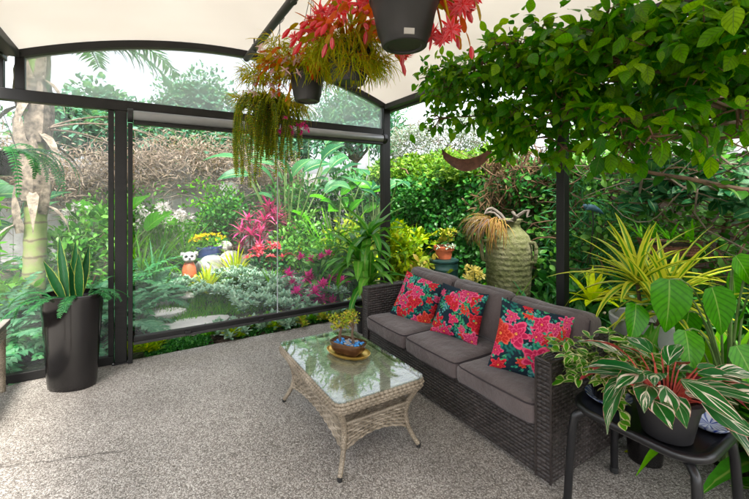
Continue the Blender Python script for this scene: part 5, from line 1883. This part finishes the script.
# rocks, pot and figurine
def rock(c, rad, label, mat='stone', seed=1, name='rock'):
    rr = rng(seed)
    mb = MB()
    k = rr.normal(size=(4, 3)) * 2
    ph = rr.uniform(0, 6, 4)
    n = 16
    th = np.linspace(.001, math.pi - .001, n)
    fi = np.linspace(0, 2 * math.pi, 2 * n + 1)
    T, F = np.meshgrid(th, fi, indexing='ij')
    d = np.stack([np.sin(T) * np.cos(F), np.sin(T) * np.sin(F), np.cos(T)], -1)
    s = 1 + .10 * np.sin(d @ k.T + ph).sum(-1)
    d2 = np.sign(d) * np.abs(d) ** .8
    mb.grid(np.array(c) + d2 * np.array(rad) * s[..., None])
    tag(obj(name, mb, M[mat], sharp=60), label, 'rock', 'rocks in the garden bed')
rock(at_ground(.98, 6.55, .10), (.20, .15, .16), 'grey boulder directly right of the figurine', seed=161)
rock(at_ground(1.28, 6.62, .11), (.17, .14, .15), 'grey boulder further right beside the lime grass', seed=162)
rock(at_ground(1.22, 6.95, .30), (.12, .1, .09), 'pale rounded stone on top of the boulders', 'paver', seed=163)
rock(at_ground(1.55, 6.55, .08), (.14, .10, .14), 'pale stone below the tall pink cordyline', 'paver', seed=164)
rock(at_ground(.30, 5.72, .02), (.26, .2, .07), 'flat rock beside the stepping stones', 'paver', seed=165)
c = at_ground(.98, 6.85)
tag(obj('garden_trough', MB().lathe(c, [(.10, 0), (.13, .02), (.15, .30), (.16, .31), (.16, .34), (.14, .34), (.13, .28), (.01, .27)], 30, 1.3, .8), M['bluepot'], sharp=45), 'dark blue garden pot behind the grey boulders', 'pot')

c = at_ground(.63, 6.35)
fg = thing('animal_figurine', 'white-faced animal figurine with orange body and yellow feet', 'figurine', c)
obj('body', MB().lathe(c, [(.085, 0), (.10, .02), (.105, .10), (.095, .18), (.075, .24), (.06, .27), (.01, .275)], 26), M['orange'], fg)
mb = MB()
hc_ = c + V(0, -.01, .345)
mb.ball(hc_, (.095, .085, .085), 14)
mb.ball(hc_ + V(.035, -.07, -.025), (.04, .035, .032), 9)
mb.ball(hc_ + V(-.04, -.065, -.025), (.04, .035, .032), 9)
for sx in (-1, 1):
    mb.tube([hc_ + V(sx * .07, 0, .05), hc_ + V(sx * .10, 0, .055), hc_ + V(sx * .115, 0, .02)], [.03, .028, .012], 8)
hd = obj('head', mb, M['white'], fg)
for sx in (-1, 1):
    obj('eye', MB().ball(hc_ + V(sx * .038 - .01, -.076, .024), (.023, .012, .022), 8), M['black'], fg, hd)
obj('nose', MB().ball(hc_ + V(-.004, -.103, -.008), (.016, .010, .011), 8), M['black'], fg, hd)
for sx in (-1, 1):
    obj('foot', MB().ball(c + V(sx * .075, -.06, .04), (.04, .05, .05), 9), M['yellow'], fg)

# round plate on the fence
c = V(1.52, 8.02, 1.62)
wd = thing('wall_disc', 'pale round plate ornament hung before the dry vine', 'ornament', c)
mb = MB()
n = 40
prof = [(.17, 0), (.18, .008), (.17, .018), (.12, .010), (.115, .012), (.05, .010), (.04, .016), (.005, .016)]
vs = []
for rr_, dd in prof:
    for j in range(n):
        t = 2 * math.pi * j / n
        vs.append(c + V(rr_ * math.cos(t), -dd, rr_ * math.sin(t)))
mb.add(vs, [[i * n + j, i * n + (j + 1) % n, (i + 1) * n + (j + 1) % n, (i + 1) * n + j] for i in range(len(prof) - 1) for j in range(n)])
obj('plate', mb, M['palepot'], wd, sharp=50)
obj('hook', MB().tube([c + V(0, .0, .17), c + V(0, .1, .24), c + V(0, .26, .26)], .006, 6), M['wire'], wd)

# ferns beside the side screen
def fern(c, n, L, label, seed, mat='lf_bluefern', ll=.13, lw=.035):
    rr = rng(seed)
    c = np.array(c, float)
    root = thing('garden_fern', label, 'fern', c, 'ferns beyond the side screen')
    mb = MB()
    for i in range(n):
        frond(mb, rr, c + V(0, 0, .02), i * 2.4 + rr.normal() * .2, rr.uniform(.35, 1.35), L * rr.uniform(.7, 1.1), 24, ll, lw, rr.uniform(.9, 1.6), lean=.6)
    obj('fronds', mb, M[mat], root)
for i, (x, y, n, L_, lb, mt) in enumerate((
        (-1.15, 4.75, 26, .95, 'blue-green fern pressed close to the left end of the side screen', 'lf_bluefern'),
        (-.55, 4.85, 26, .95, 'blue-green fern behind the tall black planter', 'lf_bluefern'),
        (-.20, 4.95, 24, .80, 'blue-green fern behind the frame post', 'lf_bluefern'),
        (-.85, 5.3, 26, 1.0, 'green fern at the foot of the palm', 'lf_fern'),
        (-.25, 5.75, 26, .90, 'green fern left of the stepping stones', 'lf_fern'),
        (-1.6, 5.2, 24, 1.1, 'large green fern at the far left of the garden', 'lf_fern'),
        (-1.0, 6.4, 24, 1.0, 'green fern behind the palm', 'lf_fern'),
        (.12, 5.65, 22, .55, 'small fern between the stepping stones and the lime tuft', 'lf_bluefern'))):
    fern(at_ground(x, y), n, L_, lb, 170 + i, mt)

# silver succulent ground cover
r = rng(181)
mb = MB()
for i in range(520):
    while True:
        x, y = r.uniform(.35, 2.4), r.uniform(4.5, 6.0)
        if (x - .5) / 1.2 > (y - 5.2) * -.6 - .35 and not (abs(x - .50) < .46 and abs(y - 4.80) < .32) and not (abs(x - .18) < .34 and abs(y - 5.3) < .24):
            break
    hgt = .10 + .12 * abs(math.sin(x * 3.1 + y * 2.3)) + r.uniform(0, .05)
    rosette(mb, r, at_ground(x, y, hgt), 14, .075, .034, OV, (5, 75), .2, 3, fold=.35)
tag(obj('succulent_ground_cover', mb, M['lf_silver']), 'silver-green succulents spread over the bed behind the blind', 'ground cover', kind='stuff')
mb = MB()
n = 12000
P = np.stack([r.uniform(-.5, 1.7, n), r.uniform(4.95, 6.5, n), np.zeros(n)], -1)
P[:, 2] = gz(P[:, 0], P[:, 1])
mb.leaves(P, V(0, 0, 1) + r.normal(size=(n, 3)) * .45, r.normal(size=(n, 3)), r.uniform(.05, .12, n), .008, LAN, r.uniform(0, .9, n), .1, 2)
tag(obj('grass', mb, M['lf_grass']), 'short green grass around the stepping stones', 'grass', kind='stuff')
mb = MB()
for i in range(900):
    x, y = r.uniform(.05, .60) if i < 560 else r.uniform(.8, 2.65), r.uniform(4.16, 4.34)
    clump(mb, r, at_ground(x, y, .03 + r.uniform(0, .03)), .035, 8, .028, .016, OV, .5, .6, .3, 2, shell=.3)
tag(obj('creeping_cover', mb, M['lf_ivy']), 'dark creeping ground cover along the patio edge under the blind', 'ground cover', kind='stuff')

# succulent rosettes along the patio edge, each its own plant
protos = []
for i, (mt, n, L_, W_, el) in enumerate((('lf_silver', 26, .085, .042, (0, 80)), ('lf_jade', 22, .075, .040, (5, 80)), ('lf_hedgeY', 24, .07, .03, (10, 85)), ('lf_grass', 26, .075, .03, (5, 80)))):
    protos.append((mt, n, L_, W_, el))
spots = []
rr = rng(191)
for i in range(90):
    x = .60 + 2.05 * (i + rr.uniform(-.3, .3)) / 90
    spots.append((x, rr.uniform(4.14, 4.50)))
spots += [(-.12 + .055 * i + rr.uniform(-.02, .02), rr.uniform(4.16, 4.36)) for i in range(6)]
made = {}
KINDLAB = ('silver-green succulent rosette at the patio edge below the blind', 'bronze-green jade succulent at the patio edge below the blind', 'yellow-green succulent tuft at the patio edge below the blind', 'bright green succulent rosette at the patio edge below the blind')
KGRP = ('silver rosettes along the patio edge', 'bronze succulents along the patio edge', 'yellow succulents along the patio edge', 'green succulents along the patio edge')
for i, (x, y) in enumerate(spots):
    k = int(rr.choice([0, 0, 0, 1, 2, 3])) if i < 90 else 2
    z = soilz(x, y) + .075
    if k not in made:
        mt, n, L_, W_, el = protos[k]
        root = thing('succulent_rosette', KINDLAB[k], 'succulent', (x, y, z), KGRP[k])
        mb = MB()
        rosette(mb, rr, (x, y, z), n, L_, W_, OV, el, .1, 3, fold=.4)
        rosette(mb, rr, (x + .05, y + .02, z - .01), n // 2, L_ * .7, W_ * .7, OV, el, .1, 3, fold=.4)
        obj('leaves', mb, M[mt], root)
        made[k] = root
    else:
        dup(made[k], (x, y, z), rr.uniform(0, 6.28), rr.uniform(.85, 1.5))

# ================================================================== HEDGES ON THE RIGHT
def hedge(name, label, x0, x1, y0, y1, z0, z1, n, L, W, mat, seed, prof=OV, branches=0, bm_='twig', cat='hedge', top=.22, face=(-1, -.15, .3), bw=.014, brad=.009, droop=0., lump=.30):
    rr = rng(seed)
    root = thing(name, label, cat, ((x0 + x1) / 2, (y0 + y1) / 2, -.04))
    lm = MB()
    Yv = rr.uniform(y0, y1, n)
    q = rr.random(n)
    Zv = z0 + (z1 - z0) * q
    f = lump * (np.sin(Yv * 2.7 + Zv * 1.9 + seed) + .7 * np.sin(Yv * 5.9 - Zv * 4.1) + .6 * np.sin(Zv * 7.3 + Yv * 3.1 + 2)) / 2
    edge = np.clip((Zv - (z1 - top * (1 + f * 2))) / max(top, .01), 0, 1)
    depth = rr.random(n) ** 1.7 * (x1 - x0)
    Xv = x0 + f * .5 + depth + edge * (x1 - x0) * .4
    Zv = Zv + f * .35
    D = np.array(face) * .5 + V(0, 0, .2 - droop) + rr.normal(size=(n, 3)) * .7
    N = np.array(face) + V(0, 0, .8) + rr.normal(size=(n, 3)) * .5
    s = rr.uniform(.6, 1.25, n)
    lm.leaves(np.stack([Xv, Yv, Zv], -1), D, N, L * s, W * s, prof, rr.uniform(.2, 1.1, n), .15, 3, 0)
    obj('foliage', lm, M[mat], root)
    if branches:
        bm = MB()
        for i in range(branches):
            y = rr.uniform(y0, y1)
            z = rr.uniform(z0 + .1, z1)
            p = V(x0 + rr.uniform(.0, .5) * (x1 - x0), y, z)
            a = rr.uniform(-.9, .9)
            ln_ = rr.uniform(.35, 1.1)
            q_ = p + V(rr.normal() * .12, math.cos(a) * ln_ * rr.choice([-1, 1]), math.sin(a) * ln_)
            bm.tube(curve(p, q_, rr.uniform(-.16, .22), 8, rr, .035), np.linspace(brad * rr.uniform(.6, 1.5), .003, 8), 5, cap=False)
        for i in range(10 if z0 < .3 else 0):
            y = rr.uniform(y0, y1)
            bm.tube(curve((x0 + (x1 - x0) * .7, y, -.04), (x0 + (x1 - x0) * .5, y + rr.normal() * .3, z1 * .9), 0, 8, rr, .05), np.linspace(.022, .008, 8), 7)
        obj('branches', bm, M[bm_], root)
    return root
hedge('ivy_hedge', 'dense dark green ivy hedge to the right of the corner post', 4.05, 4.85, 2.5, 7.4, .0, 1.95, 17000, .085, .05, 'lf_ivy', 201, branches=30)
hedge('hedge_top_shrub', 'light yellow-green growth along the top of the ivy hedge', 4.15, 4.85, 3.6, 7.2, 1.7, 2.25, 5200, .085, .04, 'lf_hedgetop', 202, cat='shrub', prof=LAN)
hedge('grey_shrub', 'grey-leaved shrub rising behind the ivy hedge near the corner post', 4.75, 5.28, 4.3, 7.4, 1.7, 3.0, 8000, .07, .024, 'lf_grey', 203, cat='shrub', prof=LAN, branches=60, bm_='drytwig', brad=.006)
hedge('creeper_hedge', 'tangled creeper hedge of brown stems and small leaves at the right', 3.85, 4.75, -.9, 2.7, .0, 2.45, 12000, .085, .045, 'lf_vine', 204, branches=330, brad=.007, lump=.45)
hedge('dead_thatch', 'hanging brown dead leaves in the hedge behind the urn', 4.0, 4.3, 2.35, 3.7, 1.15, 2.1, 1500, .16, .02, 'lf_thatch', 205, cat='dead foliage', prof=LAN, droop=1.0, branches=40)
hedge('low_greenery', 'low bank of dark leaves along the foot of the right hedge', 3.55, 4.0, -.4, 2.6, .0, .75, 3600, .13, .05, 'lf_ivy', 206, cat='plant', prof=LAN)
hedge('fine_creeper', 'fine grass-like creeper hanging by the side post', 3.7, 4.0, 1.55, 2.5, .45, 1.75, 1500, .15, .014, 'lf_fern', 207, cat='creeper', prof=LAN, branches=24, brad=.006)
hedge('pale_creeper', 'blue-green leafed creeper strand high on the hedge at the right', 3.65, 3.85, .55, 1.7, 1.40, 1.72, 320, .13, .07, 'lf_bop', 208, cat='creeper', prof=OV7, branches=26, bm_='drytwig', brad=.007)

# ================================================================== BRANCHING VINE TREE OVER THE SOFA END
r = rng(221)
base = V(3.55, .05, -.04)
cn = thing('canopy_tree', 'leafy tree with broad leaves overhanging the right side of the patio', 'tree', base)
tm, lm, tg = MB(), MB(), MB()
fork = V(3.45, .45, 1.9)
tm.tube(curve(base, fork, 0, 9, r, .03), np.linspace(.07, .035, 9), 10)
blobs = [(2.05, 2.15, 2.40, .24), (2.13, 1.97, 2.16, .24), (2.10, 1.62, 2.34, .28), (2.13, 1.62, 2.01, .24), (2.10, 1.28, 2.30, .28), (2.12, 1.28, 2.02, .26), (2.18, 1.36, 1.79, .13), (2.15, 1.02, 2.21, .28), (2.05, .97, 1.88, .18), (2.18, .77, 2.23, .28), (2.18, .77, 1.95, .18), (2.30, .58, 2.24, .28), (2.35, .61, 1.90, .13), (1.95, 2.21, 2.09, .15), (1.93, 2.05, 2.33, .2), (2.22, 1.2, 1.74, .13), (2.1, .95, 1.76, .13), (2.25, .72, 1.80, .12), (2.3, 1.5, 1.78, .12), (2.02, 1.85, 2.42, .2), (2.2, 1.75, 1.86, .16), (2.08, 2.3, 2.28, .17), (2.05, 1.45, 2.47, .17), (2.06, 1.08, 2.40, .22), (2.68, 1.05, 2.2, .3), (2.84, .71, 2.16, .28), (1.96, 1.61, 2.46, .15), (2.0, .82, 1.77, .11), (2.63, 1.78, 2.28, .33), (3.05, 1.52, 2.26, .35), (3.39, 1.08, 2.46, .4), (2.5, 2.2, 2.15, .22)]
for (x, y, z, q) in blobs:
    e = V(x, y, z)
    mid = fork * .45 + e * .55 + V(0, 0, .12 + r.normal() * .05)
    t = np.linspace(0, 1, 9)[:, None]
    P = (1 - t) ** 2 * fork + 2 * t * (1 - t) * mid + t ** 2 * e
    P[1:-1] += r.normal(size=(7, 3)) * .02
    tm.tube(P, np.linspace(.016, .005, 9), 6)
    n = int((240 if y > 1.4 and x < 2.4 else 178) * (q / .25) ** 2)
    for j in range(max(5, int(14 * q / .25))):
        d = outw(r, 1)[0]
        d[2] *= .8
        f = e + d * q * r.uniform(.7, 1.2)
        tg.tube(curve(e, f, .02, 5, r, .01), np.linspace(.006, .002, 5), 4, cap=False)
        m_ = n // 10
        tt = r.uniform(.3, 1.05, m_)[:, None]
        B = e + (f - e) * tt + r.normal(size=(m_, 3)) * .035
        D = nrm(d * .6 + V(-.15, -.1, -.5) + r.normal(size=(m_, 3)) * .55)
        N = V(-.1, -.15, 1) + r.normal(size=(m_, 3)) * .42
        s = r.uniform(.55, 1.2, m_) * (1.18 if y < 1.15 else .82 if y > 1.9 else 1.0)
        lm.leaves(B, D, N, .088 * s, .050 * s, [.06, .55, .88, 1, .95, .72, .40, .03], r.uniform(.2, .9, m_), .16, 3, 0)
obj('trunk', tm, M['bark'], cn)
obj('twigs', tg, M['twig'], cn)
obj('crown', lm, M['lf_canopy'], cn)
# one loose limb below the crown with a few leaves
mb, lm = MB(), MB()
P = curve((2.45, 1.30, 1.74), (3.2, .60, 1.52), .04, 10, r, .01)
mb.tube(P, np.linspace(.008, .02, 10), 7)
lb_ = obj('limb', mb, M['bark'], cn)
for i in range(2, 9):
    lm.leaves([P[i], P[i]], r.normal(size=(2, 3)) + V(-.3, -.3, -.4), [(0, -.2, 1)] * 2, .10, .055, OV7, .6, .2, 3)
obj('limb_leaves', lm, M['lf_vine'], cn, lb_)
